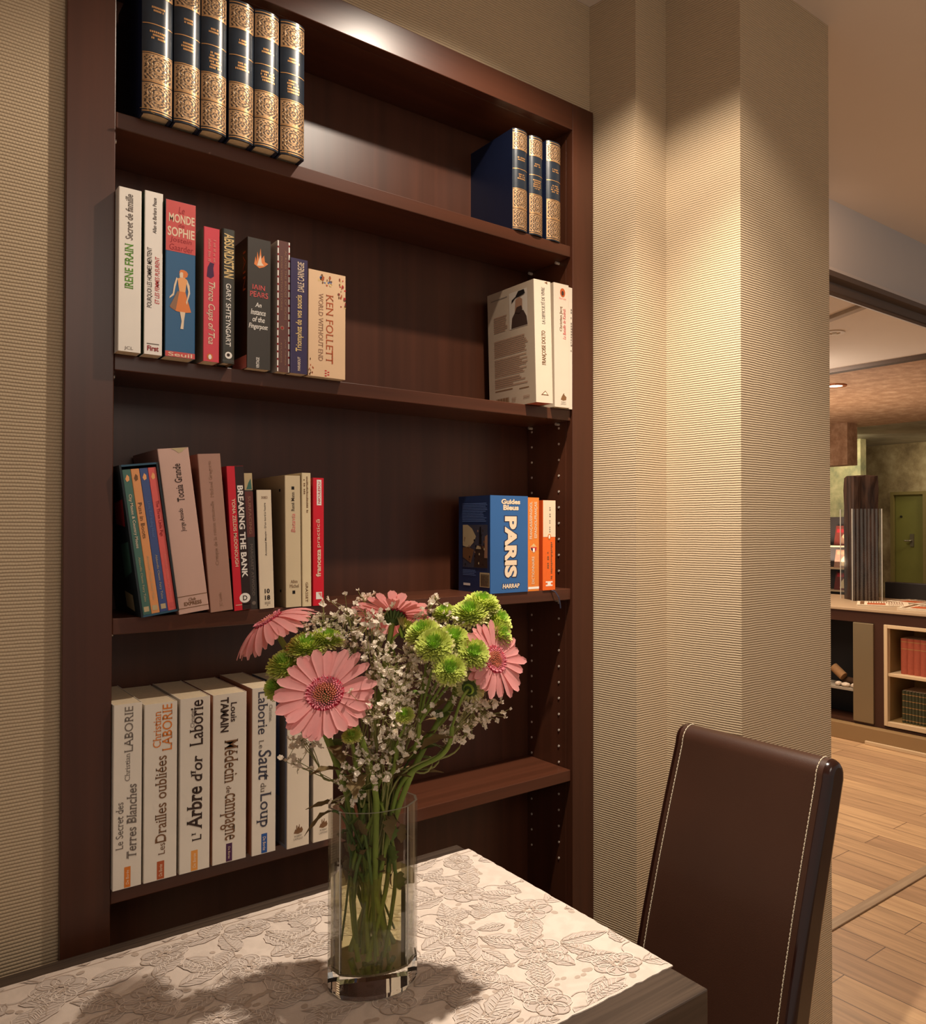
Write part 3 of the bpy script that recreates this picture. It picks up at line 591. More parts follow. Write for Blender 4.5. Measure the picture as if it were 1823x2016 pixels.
paperback('paperback', 'orange and white paperback at the right end of the guidebooks', .9740, 1.203, Z3, .0312, .11, .1736, (232, 102, 36), (200, 80, 30), group=G3, prints=p)
mb = MB(); pts = [(.9905, 1.215, Z3 + .0009), (.994, 1.205, Z3 + .0006), (1.000, 1.198, Z3 - .003), (1.006, 1.194, Z3 - .014), (1.0085, 1.193, Z3 - .026), (1.0105, 1.1935, Z3 - .036)]
for a, b2 in zip(pts[:-1], pts[1:]): 
    for o_ in (0.0, 0.0004): mb.quad((a[0]-.0015, a[1]+o_, a[2]), (a[0]+.0015, a[1]+o_, a[2]+.0006), (b2[0]+.0015, b2[1]+o_, b2[2]+.0006), (b2[0]-.0015, b2[1]+o_, b2[2]))
tag(mb.build('bookmark_ribbon', plain('ribbon_navy', S(40, 40, 56), 0.5)), 'dark blue ribbon bookmark hanging over the shelf edge below the orange and white paperback', 'ribbon')

# ------------------------------------------------------------------ fourth shelf: tall white novels
G4 = 'tall white novels on the fourth shelf'; Z4 = SH[4]; WH = (222, 210, 194)
def lab4(P, col, u0=.40, u1=.62, v1=.105, lc='cream'): P.rect(u0, u1, .004, v1, I[col]); P.text('De Borée', u0 + .06, u1 - .06, .02, v1 - .018, 'up' if lc != 'sand' else 'down', I['cream'], 0, .1, lift=2)
def p(P):
    lab4(P, 'orange', .40, .62, .115); P.text('Terres Blanches', .48, .82, .155, .56, 'up', I['grey'], .014, .14, True); P.text('Le Secret des', .10, .36, .215, .47, 'up', I['grey'], .004, 0, True); P.text('Christian', .40, .58, .58, .73, 'up', I['grey'], 0, 0, True); P.text('LABORIE', .38, .68, .735, .985, 'up', I['grey'], .004, 0, True)
paperback('paperback', 'tall white novel with orange foot label at the left end of the lowest row', .2368, 1.192, Z4, .0345, .148, .2440, WH, group=G4, prints=p)
def p(P):
    lab4(P, 'rust'); P.text('Christian', .26, .50, .75, .955, 'up', I['orange'], .002, 0, True); P.text('LABORIE', .54, .84, .725, .99, 'up', I['orange'], .004, 0, True); P.text('Drailles oubliées', .34, .68, .21, .70, 'up', I['brown'], .006, 0, True); P.text('Les', .44, .64, .14, .205, 'up', I['brown'], 0, 0, True)
paperback('paperback', 'tall white novel with orange author name and rust brown foot label', .2737, 1.191, Z4, .0415, .148, .2395, WH, group=G4, prints=p)
def p(P):
    lab4(P, 'ochre', .38, .60, .12); P.text('Christian', .34, .47, .83, .935, 'up', I['grey'], 0, 0, True); P.text('Laborie', .32, .76, .72, .985, 'up', I['dark'], .008, 0, True); P.text('d\'or', .36, .74, .515, .665, 'up', I['dark'], .012, .14, True); P.text('Arbre', .24, .74, .235, .485, 'up', I['dark'], .02, .1, True); P.text('L\'', .40, .72, .172, .22, 'up', I['dark'], .004, 0, True)
paperback('paperback', 'tall white novel with large black title and yellow ochre foot label', .3185, 1.190, Z4, .0400, .148, .2410, WH, group=G4, prints=p)
def p(P):
    lab4(P, 'purple', .40, .58, .11, 'sand'); P.text('Louis', .52, .70, .83, .945, 'down', I['dark'], .016); P.text('TAMAIN', .22, .46, .775, .98, 'down', I['dark'], .03); P.text('Médecin', .34, .74, .47, .725, 'down', I['brown'], .006, 0, True); P.text('de', .40, .54, .41, .452, 'down', I['brown'], 0, 0, True); P.text('campagne', .22, .66, .13, .405, 'down', I['brown'], .004, 0, True)
paperback('paperback', 'tall white novel with purple foot label, lettering running downwards', .3625, 1.191, Z4, .0470, .148, .2403, WH, (190, 130, 100), group=G4, prints=p)
def p(P):
    lab4(P, 'blue', .40, .64, .12, 'sand'); P.text('Laborie', .24, .64, .72, .98, 'down', I['slate'], .004, 0, True); P.text('Christian', .70, .84, .79, .89, 'down', I['grey'], 0, 0, True); P.text('Le', .28, .48, .635, .685, 'down', I['grey'], 0, 0, True); P.text('Saut', .26, .80, .44, .625, 'down', I['slate'], .008, .14, True); P.text('du', .36, .58, .37, .425, 'down', I['grey'], 0, 0, True); P.text('Loup', .20, .80, .16, .365, 'down', I['slate'], .006, 0, True)
paperback('paperback', 'tall white novel with blue foot label, half behind the front pink gerbera', .4165, 1.188, Z4, .0352, .148, .2435, WH, (176, 120, 92), group=G4, prints=p)
def boat(P):
    P.poly([(.30,.088),(.38,.112),(.44,.105),(.5,.128),(.58,.112),(.66,.122),(.72,.10),(.68,.088),(.5,.080)], I['brown']); P.rect(.42, .46, .10, .135, I['brown'], 1); P.rect(.54, .57, .10, .138, I['brown'], 1)
    P.text('ROBERT', .34, .68, .062, .074, 'h', I['grey']); P.text('LAFFONT', .30, .72, .044, .056, 'h', I['grey'])
def q(P): P.rect(.55, .80, .3, .96, I['skyb']); P.rect(.80, .95, .02, .98, I['midgrey']); dashes(P, .66, .7, .4, .8, I['navy'], 18, 3)
paperback('paperback', 'tall white novel with bluish cover side and small boat mark, left of the vase', .4655, 1.180, Z4, .0342, .15, .2400, (222, 206, 184), (120, 128, 144), group=G4, prints=boat, sideprints=q)
paperback('paperback', 'tall white novel with small boat mark partly hidden by the glass vase', .5055, 1.179, Z4, .0322, .15, .2400, (222, 206, 184), (190, 170, 146), group=G4, prints=boat)

# ------------------------------------------------------------------ encyclopaedias on the top shelf
def gilt_mat():
    m, nt, b = newmat('gilt_ornament')
    uv = N(nt, 'ShaderNodeUVMap'); sp = N(nt, 'ShaderNodeSeparateXYZ'); L(nt, uv.outputs[0], sp.inputs[0])
    def mth(op, a, bb=None, c=None):
        n = N(nt, 'ShaderNodeMath', operation=op)
        for i, q in enumerate((a, bb, c)):
            if q is None: continue
            if isinstance(q, (int, float)): n.inputs[i].default_value = q
            else: L(nt, q, n.inputs[i])
        return n.outputs[0]
    x = mth('ABSOLUTE', mth('SUBTRACT', sp.outputs[0], 0.5)); y = mth('SUBTRACT', sp.outputs[1], 0.5); ay = mth('ABSOLUTE', y)
    r = mth('SQRT', mth('ADD', mth('MULTIPLY', mth('MULTIPLY', x, x), 1.6), mth('MULTIPLY', y, y)))
    rings = mth('SINE', mth('MULTIPLY_ADD', r, 44.0, mth('MULTIPLY', mth('SINE', mth('MULTIPLY', ay, 21.0)), 1.6)))
    lob = mth('SINE', mth('ADD', mth('MULTIPLY', x, 38.0), mth('MULTIPLY', mth('SINE', mth('MULTIPLY', y, 26.0)), 2.2)))
    cb = N(nt, 'ShaderNodeCombineXYZ'); L(nt, x, cb.inputs[0]); L(nt, y, cb.inputs[1])
    vo = N(nt, 'ShaderNodeTexVoronoi'); vo.feature = 'DISTANCE_TO_EDGE'; vo.inputs['Scale'].default_value = 9.0; L(nt, cb.outputs[0], vo.inputs['Vector'])
    v2 = mth('SINE', mth('MULTIPLY', vo.outputs['Distance'], 34.0))
    edge = mth('GREATER_THAN', mth('MAXIMUM', x, ay), 0.455)
    s = mth('ADD', mth('MULTIPLY', rings, 0.55), mth('MULTIPLY_ADD', lob, 0.45, mth('MULTIPLY', v2, 0.6)))
    g = mth('MAXIMUM', mth('SMOOTH_MAX', mth('MULTIPLY_ADD', s, 1.1, 0.38), 0.0, 0.1), edge)
    cl = N(nt, 'ShaderNodeClamp'); L(nt, g, cl.inputs[0])
    mx = N(nt, 'ShaderNodeMix', data_type='RGBA'); mx.inputs[6].default_value = S(52, 36, 26); mx.inputs[7].default_value = S(196, 156, 114)
    L(nt, cl.outputs[0], mx.inputs[0]); L(nt, mx.outputs[2], b.inputs['Base Color'])
    L(nt, mth('MULTIPLY', cl.outputs[0], 0.6), b.inputs['Metallic']); b.inputs['Roughness'].default_value = 0.36
    bp = N(nt, 'ShaderNodeBump'); bp.inputs['Strength'].default_value = 0.5; bp.inputs['Distance'].default_value = 0.0006; L(nt, cl.outputs[0], bp.inputs['Height']); L(nt, bp.outputs['Normal'], b.inputs['Normal'])
    return m
M_GILT = gilt_mat()
M_NAVY = plain('navy_leather', S(34, 42, 52), 0.30, 0.25, 0.5, 60, bump=0.03)
M_NAVYS = plain('navy_boards', S(16, 26, 54), 0.5, 0.15, 0.4, 40)
M_GOLD = plain('gold_stamping', S(214, 160, 104), 0.35, 0.1, 0.5, 60, metal=0.6)
def encyc(label, x, y, w, h, lines, ribbon=0, group='dark blue gilt volumes on the top shelf'):
    z = SH[1]; d = 0.150
    root = empty('leather_volume', (x, y, z), label, 'book', group)
    bul = min(0.0065, w * 0.18)
    NP = 14
    arc = []
    for k in range(NP + 1):
        a = -1 + 2 * k / NP
        arc.append((w * k / NP, bul * (a * a) ** 1.3))          # spine bulges towards the room, y = 0 at the middle
    def P3(u, v, lift=0.0):
        a = 2 * u - 1
        return (u * w, bul * (a * a) ** 1.3 - lift, v * h)
    t = 0.0026
    mb = MB()
    # spine leather
    vs = [(px, py, 0) for px, py in arc] + [(px, py, h) for px, py in arc] + [(px, py + t, 0) for px, py in arc] + [(px, py + t, h) for px, py in arc]
    q = NP + 1
    mb.add(vs, [(i, i+1, q+i+1, q+i) for i in range(NP)], 0, None, True)
    mb.add(vs, [(2*q+i+1, 2*q+i, 3*q+i, 3*q+i+1) for i in range(NP)] + [(i+1, i, 2*q+i, 2*q+i+1) for i in range(NP)] + [(q+i, q+i+1, 3*q+i+1, 3*q+i) for i in range(NP)], 0)
    mb.build('spine', M_NAVY, root)
    mb = MB(); mb.box((0, bul, 0), (t, d, h)); mb.box((w - t, bul, 0), (w, d, h)); mb.build('boards', M_NAVYS, root)
    mb = MB(); mb.box((t + .0002, bul * .9 + t, .0035), (w - t - .0002, d - .004, h - .0035)); mb.build('page_block', M_PAGE, root)
    # gilt panels and rules
    mb = MB()
    def band(v0, v1, mi, lift, u0=0.015, u1=0.985):
        for k in range(NP):
            ua, ub = u0 + (u1-u0)*k/NP, u0 + (u1-u0)*(k+1)/NP
            mb.add([P3(ua, v0, lift), P3(ub, v0, lift), P3(ub, v1, lift), P3(ua, v1, lift)], [(0, 1, 2, 3)], mi, [[(k/NP, 0), ((k+1)/NP, 0), ((k+1)/NP, 1), (k/NP, 1)]], True)
    band(.028, .205, 0, .0004); band(.22, .40, 0, .0004); band(.80, .965, 0, .0004)
    for v in (.212, .405, .60, .795): band(v, v + .006, 1, .0004)
    for v in (.012, .978): band(v, v + .007, 1, .0004)
    def stamp(v0, n, ww, sd):
        r = random.Random(sd)
        for k in range(n):
            hw = ww * (.6 + .4 * r.random()); v = v0 - k * .021
            m = 9; 
            for j in range(m):
                if r.random() < .12: continue
                ua = .5 - hw/2 + hw*j/m; ub = ua + hw/m*.72
                mb.add([P3(ua, v, .0004), P3(ub, v, .0004), P3(ub, v + .013, .0004), P3(ua, v + .013, .0004)], [(0, 1, 2, 3)], 1)
    sd = int(x * 1000)
    stamp(.71, 2, .52, sd); stamp(.545, lines, .6, sd + 1)
    mb.build('gilt_panels', [M_GILT, M_GOLD], root)
    if ribbon:
        mr = MB()
        for a, b2 in (((.62*w, .012, .0035), (.35*w, -.004, -.001)), ((.35*w, -.004, -.001), (.05*w, -.007, .0025)), ((.05*w, -.007, .0025), (-.004, -.006, .0005))):
            mr.quad((a[0], a[1], a[2]), (b2[0], b2[1], b2[2]), (b2[0], b2[1] + .003, b2[2] + .0006), (a[0], a[1] + .003, a[2] + .0006))
        mr.build('ribbon', plain('ribbon_cream', S(214, 184, 120), 0.6), root)
    return root
encyc('dark blue gilt volume with cream ribbon at the left end of the top shelf', .2640, 1.180, .0385, .203, 3, 1)
encyc('second dark blue gilt volume from the left on the top shelf', .3042, 1.180, .0345, .203, 3)
encyc('third dark blue gilt volume from the left, long gold title block', .3394, 1.179, .0348, .203, 6)
encyc('fourth dark blue gilt volume from the left, just after a narrow gap', .3777, 1.180, .0355, .203, 3)
encyc('fifth dark blue gilt volume from the left, four gold title lines', .4140, 1.179, .0362, .203, 4)
encyc('dark blue gilt volume with bookmark end, rightmost of the top left group', .4522, 1.179, .0374, .2035, 5, 1)
encyc('first dark blue gilt volume of the three at the right end of the top shelf', .9020, 1.200, .0350, .1915, 3)
encyc('middle dark blue gilt volume of the three at the right end of the top shelf', .9415, 1.200, .0325, .190, 5)
encyc('last dark blue gilt volume beside the right side of the bookcase', .9858, 1.202, .0362, .195, 4)

# ------------------------------------------------------------------ table, cloth
TZ = 0.745
ta = radians(-1.0); TP = (0.744, 0.612)
tb = empty('dining_table', (TP[0], TP[1], 0), 'dark brown wooden table standing against the bookcase under a floral cloth', 'table', rot=(0, 0, ta))
mb = MB(); mb.box((-1.10, 0, TZ - 0.055), (0, 0.551, TZ)); mb.build('tabletop', M_WENGE, tb, bevel=0.002)
for (lx, ly) in ((-0.47, 0.015), (-0.47, 0.468), (-1.09, 0.015), (-1.09, 0.468)):
    mb = MB(); mb.box((lx, ly, 0), (lx + 0.07, ly + 0.07, TZ - 0.055)); mb.build('leg', M_WENGE, tb, bevel=0.002)
mb = MB(); mb.box((-1.02, 0.02, TZ - 0.12), (-0.40, 0.04, TZ - 0.055)); mb.box((-1.02, 0.513, TZ - 0.12), (-0.40, 0.533, TZ - 0.055)); mb.build('apron', M_WENGE, tb)
def cloth_mat():
    m, nt, b = newmat('damask_cloth')
    tc = N(nt, 'ShaderNodeTexCoord'); no = N(nt, 'ShaderNodeTexNoise'); no.inputs['Scale'].default_value = 26; no.inputs['Detail'].default_value = 5; no.inputs['Distortion'].default_value = 1.4
    L(nt, tc.outputs['Object'], no.inputs['Vector'])
    cr = N(nt, 'ShaderNodeValToRGB'); cr.color_ramp.elements[0].position = .42; cr.color_ramp.elements[1].position = .58; cr.color_ramp.elements[0].color = S(212, 195, 181); cr.color_ramp.elements[1].color = S(221, 204, 190)
    L(nt, no.outputs['Fac'], cr.inputs[0]); L(nt, cr.outputs[0], b.inputs['Base Color']); b.inputs['Roughness'].default_value = 0.8; b.inputs['Sheen Weight'].default_value = 0.15
    w = N(nt, 'ShaderNodeTexNoise'); w.inputs['Scale'].default_value = 900; L(nt, tc.outputs['Object'], w.inputs['Vector'])
    bp = N(nt, 'ShaderNodeBump'); bp.inputs['Strength'].default_value = 0.35; bp.inputs['Distance'].default_value = 0.0008; L(nt, w.outputs['Fac'], bp.inputs['Height']); L(nt, bp.outputs['Normal'], b.inputs['Normal'])
    return m
CLX0, CLX1, CLY0, CLY1 = -1.07, 0.003, 0.058, 0.520
cl = empty('tablecloth', (TP[0], TP[1], TZ), 'beige damask runner with woven flowers and leaves spread over the dark table', 'tablecloth', rot=(0, 0, ta))
mb = MB(); rng = random.Random(4)
def edge_pts(): 
    pts = []
    for k in range(120): pts.append((CLX0 + (CLX1-CLX0)*k/120, CLY0 + rng.uniform(-.0012, .0012)))
    for k in range(50): pts.append((CLX1 + rng.uniform(-.0008, .0008), CLY0 + (CLY1-CLY0)*k/50))
    for k in range(120): pts.append((CLX1 + (CLX0-CLX1)*k/120, CLY1 + rng.uniform(-.0008, .0008)))
    for k in range(50): pts.append((CLX0, CLY1 + (CLY0-CLY1)*k/50))
    return pts
mb.prism(edge_pts(), 0.0002, 0.0018)
mb.build('cloth', cloth_mat(), cl)
# woven motifs: leaves with veins, rosettes, berries, tendrils
MOT = [plain('woven_grey', S(199, 184, 173), 0.75, 0.08, 0.2, 500), plain('woven_light', S(226, 211, 198), 0.7, 0.05, 0.2, 500), plain('woven_taupe', S(186, 167, 152), 0.75, 0.08, 0.2, 500)]
mm = MB(); rm = random.Random(11); MZ = 0.0020; LAY = [0, 0]
def mp_(c, a, pts, mi, dz=0):
    ca, sa = cos(a), sin(a)
    P_ = [(c[0] + x*ca - y*sa, c[1] + x*sa + y*ca) for x, y in pts]
    P_ = [(min(CLX1 - .002, max(CLX0, x)), min(CLY1 - .004, max(CLY0 + .003, y))) for x, y in P_]
    LAY[0] += 1
    zz = MZ + (8e-7 * LAY[1] if dz < .0003 else .0008 + dz*.2 + 3e-8 * LAY[0])
    if dz < .0003: LAY[1] += 1
    mm.add([(x, y, zz) for x, y in P_], [list(range(len(P_)))], mi)
def stroke(c, a, pts, w, mi, dz=.0003):
    for (p0, p1) in zip(pts[:-1], pts[1:]):
        dx, dy = p1[0]-p0[0], p1[1]-p0[1]; l = sqrt(dx*dx + dy*dy) or 1; nx, ny = -dy/l*w/2, dx/l*w/2
        mp_(c, a, [(p0[0]-nx, p0[1]-ny), (p1[0]-nx, p1[1]-ny), (p1[0]+nx, p1[1]+ny), (p0[0]+nx, p0[1]+ny)], mi, dz)
def leaf2d(c, a, l, w):
    n = 9; up = []; dn = []
    for k in range(n + 1):
        t = k / n; s = sin(pi * t ** .8) * w/2 * (1 + .16 * (k % 2)); up.append((l*t, s)); dn.append((l*t, -s))
    mp_(c, a, up + dn[::-1][1:-1], 0); stroke(c, a, up, .0009, 2); stroke(c, a, dn, .0009, 1); stroke(c, a, [(0, 0), (l*.5, 0.002), (l*.96, 0)], .0016, 2)
    for k in range(2, n - 1):
        t = k / n; s = sin(pi*t**.8)*w/2*.8
        stroke(c, a, [(l*t - l*.08, 0), (l*t + l*.06, s)], .0009, 1); stroke(c, a, [(l*t - l*.08, 0), (l*t + l*.06, -s)], .0009, 1)
def rosette(c, a, r):
    for k in range(7):
        t = 2*pi*k/7; pc = (r*.58*cos(t), r*.58*sin(t)*.8)
        pts = [(pc[0] + r*.40*cos(2*pi*j/12), pc[1] + r*.34*sin(2*pi*j/12)) for j in range(12)]; mp_(c, a, pts, 0, .0001 + .00002*k); stroke(c, a, pts + pts[:1], .0012, 1 if k % 2 else 2)
        pts = [(pc[0] + r*.24*cos(2*pi*j/9), pc[1] + r*.2*sin(2*pi*j/9)) for j in range(7)]; stroke(c, a, pts, .001, 1, .0004)
    for j in range(5): mp_(c, a, [(r*.2*cos(j*1.3) + .003*cos(2*pi*i/8), r*.16*sin(j*1.3) + .003*sin(2*pi*i/8)) for i in range(8)], 2, .0005)
def berries(c, a, n):
    for k in range(n):
        x, y = .009*k + rm.uniform(-.003, .003), rm.uniform(-.009, .009) + .012*sin(k*.9); r = .0044 - .0003*k + rm.uniform(-.0006, .0006)
        mp_(c, a, [(x + r*1.2*cos(2*pi*i/10), y + r*.9*sin(2*pi*i/10)) for i in range(10)], 2); 
def tendril(c, a, l):
    pts = [(l*t/14, .10*l*sin(t*.6)*(1 - t/20)) for t in range(15)]; stroke(c, a, pts, .0014, 0)
    e = pts[-1]; stroke(c, a, [(e[0] + .006*(1-k/12)*cos(k*.8) - .006, e[1] + .006*(1-k/12)*sin(k*.8)) for k in range(11)], .0012, 0)
for i in range(10):
    for j in range(5):
        c = (CLX1 - .05 - i*.106 + rm.uniform(-.012, .012) - .05*(j % 2), CLY0 + .045 + j*.094 + rm.uniform(-.01, .01)); a = rm.uniform(0, 6.28)
        rosette(c, a, rm.uniform(.028, .038))
        for k in range(3): b3 = a + k*2.1 + rm.uniform(-.3, .3); leaf2d((c[0] + .033*cos(b3), c[1] + .033*sin(b3)), b3 + rm.uniform(-.4, .4), rm.uniform(.05, .075), rm.uniform(.022, .032))
        b3 = a + 1.0; tendril((c[0] + .03*cos(b3), c[1] + .03*sin(b3)), b3, .07); b3 = a + 3.2; berries((c[0] + .036*cos(b3), c[1] + .036*sin(b3)), b3 + .5, rm.randint(4, 7))
        for k in range(3): b3 = a + k*2.1 + 1.0 + rm.uniform(-.3, .3); leaf2d((c[0] + .052*cos(b3), c[1] + .05*sin(b3)), b3 + rm.uniform(-.8, .8), rm.uniform(.04, .06), rm.uniform(.02, .03))
        b3 = a + 5.2; berries((c[0] + .036*cos(b3), c[1] + .036*sin(b3)), b3 - .5, 3)
mm.build('woven_pattern', MOT, cl)
mb = MB()
for k in range(110):
    x0 = CLX0 + (CLX1-CLX0)*k/110; x1 = x0 + (CLX1-CLX0)/110
    mb.box((x0, CLY1 - .012, .0019), (x1, CLY1 - .0108 + rng.uniform(-.0002, .0002), .0025))
mb.build('hem', MOT[2], cl)

# ------------------------------------------------------------------ vase, water
VC = (0.4485, 0.8735); VZ0 = TZ + 0.0034; VZ1 = 0.960; va = math.atan2(-0.415, 0.91)
def vase_poly(s=1.0, off=0.0):
    pts = []
    for k in range(9): t = -1 + 2*k/8; pts.append((.038*t, -.042 + .012*t*t))
    pts += [(.051, -.009), (.051, .009)]
    for k in range(9): t = 1 - 2*k/8; pts.append((.038*t, .042 - .012*t*t))
    pts += [(-.051, .009), (-.051, -.009)]
    out = []
    for x, y in pts:
        l = sqrt(x*x + y*y); k = (l - off) / l * s; x *= k; y *= k
        out.append((x*cos(va) - y*sin(va), x*sin(va) + y*cos(va)))
    return out
def glass_mat():
    m, nt, b = newmat('clear_glass')
    out = [n for n in nt.nodes if n.type == 'OUTPUT_MATERIAL'][0]; nt.nodes.remove(b)
    tr = N(nt, 'ShaderNodeBsdfTransparent'); tr.inputs[0].default_value = (0.985, 0.985, 0.975, 1); gl = N(nt, 'ShaderNodeBsdfGlossy'); gl.inputs['Roughness'].default_value = 0.03
    fr = N(nt, 'ShaderNodeFresnel'); fr.inputs[0].default_value = 1.45
    mu = N(nt, 'ShaderNodeMath', operation='MULTIPLY_ADD'); mu.inputs[1].default_value = 0.5; mu.inputs[2].default_value = 0.0; L(nt, fr.outputs[0], mu.inputs[0])
    mx = N(nt, 'ShaderNodeMixShader'); L(nt, mu.outputs[0], mx.inputs[0]); L(nt, tr.outputs[0], mx.inputs[1]); L(nt, gl.outputs[0], mx.inputs[2]); L(nt, mx.outputs[0], out.inputs[0])
    return m
def solid_glass(name, col, ior, rough=0.0):
    m, nt, b = newmat(name)
    b.inputs['Base Color'].default_value = col; b.inputs['Transmission Weight'].default_value = 1.0; b.inputs['IOR'].default_value = ior; b.inputs['Roughness'].default_value = rough
    return m
M_GLASS = glass_mat(); M_GBASE = solid_glass('heavy_glass_base', (0.96, 0.96, 0.92, 1), 1.46)
vs = empty('glass_vase', (VC[0], VC[1], VZ0), 'clear glass vase with flattened facets holding the bouquet on the cloth', 'vase')
mb = MB(); po = vase_poly(); pi_ = vase_poly(1.0, .003); n = len(po); zb, zt = 0.028, VZ1 - VZ0
V = [(x, y, zb) for x, y in po] + [(x, y, zt) for x, y in po] + [(x, y, zb) for x, y in pi_] + [(x, y, zt) for x, y in pi_]
mb.add(V, [(i, (i+1) % n, n + (i+1) % n, n + i) for i in range(n)] + [(2*n + (i+1) % n, 2*n + i, 3*n + i, 3*n + (i+1) % n) for i in range(n)], 0)
mb.add(V, [(n + i, n + (i+1) % n, 3*n + (i+1) % n, 3*n + i) for i in range(n)], 1)
mb.build('glass_wall', [M_GLASS, plain('glass_rim', S(190, 184, 170), 0.15, 0.05, 0.8)], vs)
mb = MB(); lo = vase_poly(0.95)
mb.add([(x, y, 0) for x, y in lo] + [(x, y, .006) for x, y in po] + [(x, y, .0278) for x, y in po], [(i, (i+1) % n, n+(i+1) % n, n+i) for i in range(n)] + [(n+i, n+(i+1) % n, 2*n+(i+1) % n, 2*n+i) for i in range(n)] + [list(range(n))[::-1], [2*n + i for i in range(n)]], 0)
mb.build('base', M_GBASE, vs)
# vertical polished edges of the facets
mb = MB()
for idx in (0, 8):
    x, y = po[idx % n]; mb.tube([(x, y, .03), (x, y, zt)], .0006, 6)
mb.build('facet_edges', plain('glass_edge', S(196, 190, 178), 0.12, 0.04, 0.8), vs)
WZ = 0.873
mb = MB(); pw = vase_poly(1.0, .0036); mb.prism(pw, .0285, WZ - VZ0)
mw, ntw, bw = newmat('murky_vase_water')
outw = [q_ for q_ in ntw.nodes if q_.type == 'OUTPUT_MATERIAL'][0]; ntw.nodes.remove(bw)
trw = N(ntw, 'ShaderNodeBsdfTransparent'); trw.inputs[0].default_value = (0.965, 0.94, 0.74, 1); glw = N(ntw, 'ShaderNodeBsdfGlossy'); glw.inputs['Roughness'].default_value = 0.02
dfw = N(ntw, 'ShaderNodeBsdfTranslucent'); dfw.inputs[0].default_value = (0.86, 0.76, 0.40, 1)
frw = N(ntw, 'ShaderNodeFresnel'); frw.inputs[0].default_value = 1.2
m1 = N(ntw, 'ShaderNodeMixShader'); m1.inputs[0].default_value = 0.26; L(ntw, trw.outputs[0], m1.inputs[1]); L(ntw, dfw.outputs[0], m1.inputs[2])
m2 = N(ntw, 'ShaderNodeMixShader'); L(ntw, frw.outputs[0], m2.inputs[0]); L(ntw, m1.outputs[0], m2.inputs[1]); L(ntw, glw.outputs[0], m2.inputs[2]); L(ntw, m2.outputs[0], outw.inputs[0])
wo = mb.build('vase_water', mw); wo.location = (VC[0], VC[1], VZ0); tag(wo, 'murky yellow green water filling the lower part of the glass vase', 'water', None, 'stuff')

# ------------------------------------------------------------------ flowers
M_PETAL = plain('gerbera_pink', S(240, 166, 163), 0.5, 0.09, 0.3, 90, trans=0.38)
M_PETALB = plain('gerbera_base_red', S(190, 44, 70), 0.5, 0.1, 0.3, 90)
M_CENT = plain('gerbera_disc_gold', S(214, 132, 106), 0.7, 0.25, 0.2, 300)
M_CENTP = plain('gerbera_disc_pink', S(226, 136, 146), 0.6, 0.2, 0.2, 300)
M_STEM = plain('stem_green', S(128, 146, 62), 0.55, 0.18, 0.3, 60)
M_STEMD = plain('stem_dark_green', S(76, 96, 44), 0.6, 0.2, 0.3, 60)
M_MUM = plain('mum_green', S(212, 222, 112), 0.55, 0.12, 0.3, 120, trans=0.3)
M_MUMC = plain('mum_centre_green', S(160, 198, 74), 0.55, 0.14, 0.3, 120)
M_MUMO = plain('mum_pale_tip', S(228, 222, 156), 0.55, 0.1, 0.3, 120, trans=0.3)
M_GYP = plain('gyp_white', S(244, 232, 214), 0.7, 0.04, 0.2, 200, trans=0.3)
M_GYPS = plain('gyp_stem', S(142, 140, 82), 0.6, 0.15, 0.3, 60)
M_WITH = plain('withered_leaf', S(112, 92, 58), 0.7, 0.3, 0.2, 50)
M_LEAF = plain('mum_leaf', S(92, 112, 48), 0.55, 0.2, 0.3, 50)
CAMP = Vector((0, 0, CAMH))
vr = random.Random(21)
def in_vase(z, r, sp=0.6):
    """a point inside the vase at height z"""
    for _ in range(60):
        x, y = r.uniform(-.048, .048), r.uniform(-.037, .037)
        if (abs(x)/.049)**2.2 + (abs(y)/.037)**2.2 < sp: return Vector((VC[0] + x*cos(va) - y*sin(va), VC[1] + x*sin(va) + y*cos(va), z))
    return Vector((VC[0], VC[1], z))
def bez(a, b, c, d, n):
    out = []
    for k in range(n + 1):
        t = k / n; out.append(a*(1-t)**3 + b*3*t*(1-t)**2 + c*3*t*t*(1-t) + d*t**3)
    return out
def stem_pts(head, hdir, seed, n=22, droop=.06):
    """from the flower head down through the vase mouth to the bottom of the water"""
    r = random.Random(seed)
    off = head - Vector((VC[0], VC[1], head.z)); off.z = 0
    m = Vector((VC[0], VC[1], 0.955)) + off * .22 + Vector((r.uniform(-.012, .012), r.uniform(-.012, .012), 0))
    q = m - Vector((VC[0], VC[1], .955)); lx = q.x*cos(va) + q.y*sin(va); ly = -q.x*sin(va) + q.y*cos(va)
    lx = max(-.040, min(.040, lx)); ly = max(-.028, min(.028, ly)); m = Vector((VC[0] + lx*cos(va) - ly*sin(va), VC[1] + lx*sin(va) + ly*cos(va), .955))
    lx2 = max(-.034, min(.034, -lx*.55 + r.uniform(-.012, .012))); ly2 = max(-.024, min(.024, -ly*.5 + r.uniform(-.01, .01)))
    bt = Vector((VC[0] + lx2*cos(va) - ly2*sin(va), VC[1] + lx2*sin(va) + ly2*cos(va), .782 + r.uniform(0, .02)))
    ax = (m - bt).normalized()
    up = bez(head, head - hdir * droop, m + ax * .07, m, n)
    dn = bez(m, m - ax*.05, bt + ax*.05, bt, 8)[1:]
    return up + dn
def frame(nrm, spin=0):
    nrm = Vector(nrm).normalized(); a = nrm.orthogonal().normalized(); b = nrm.cross(a)
    return nrm, a*cos(spin) + b*sin(spin), b*cos(spin) - a*sin(spin)
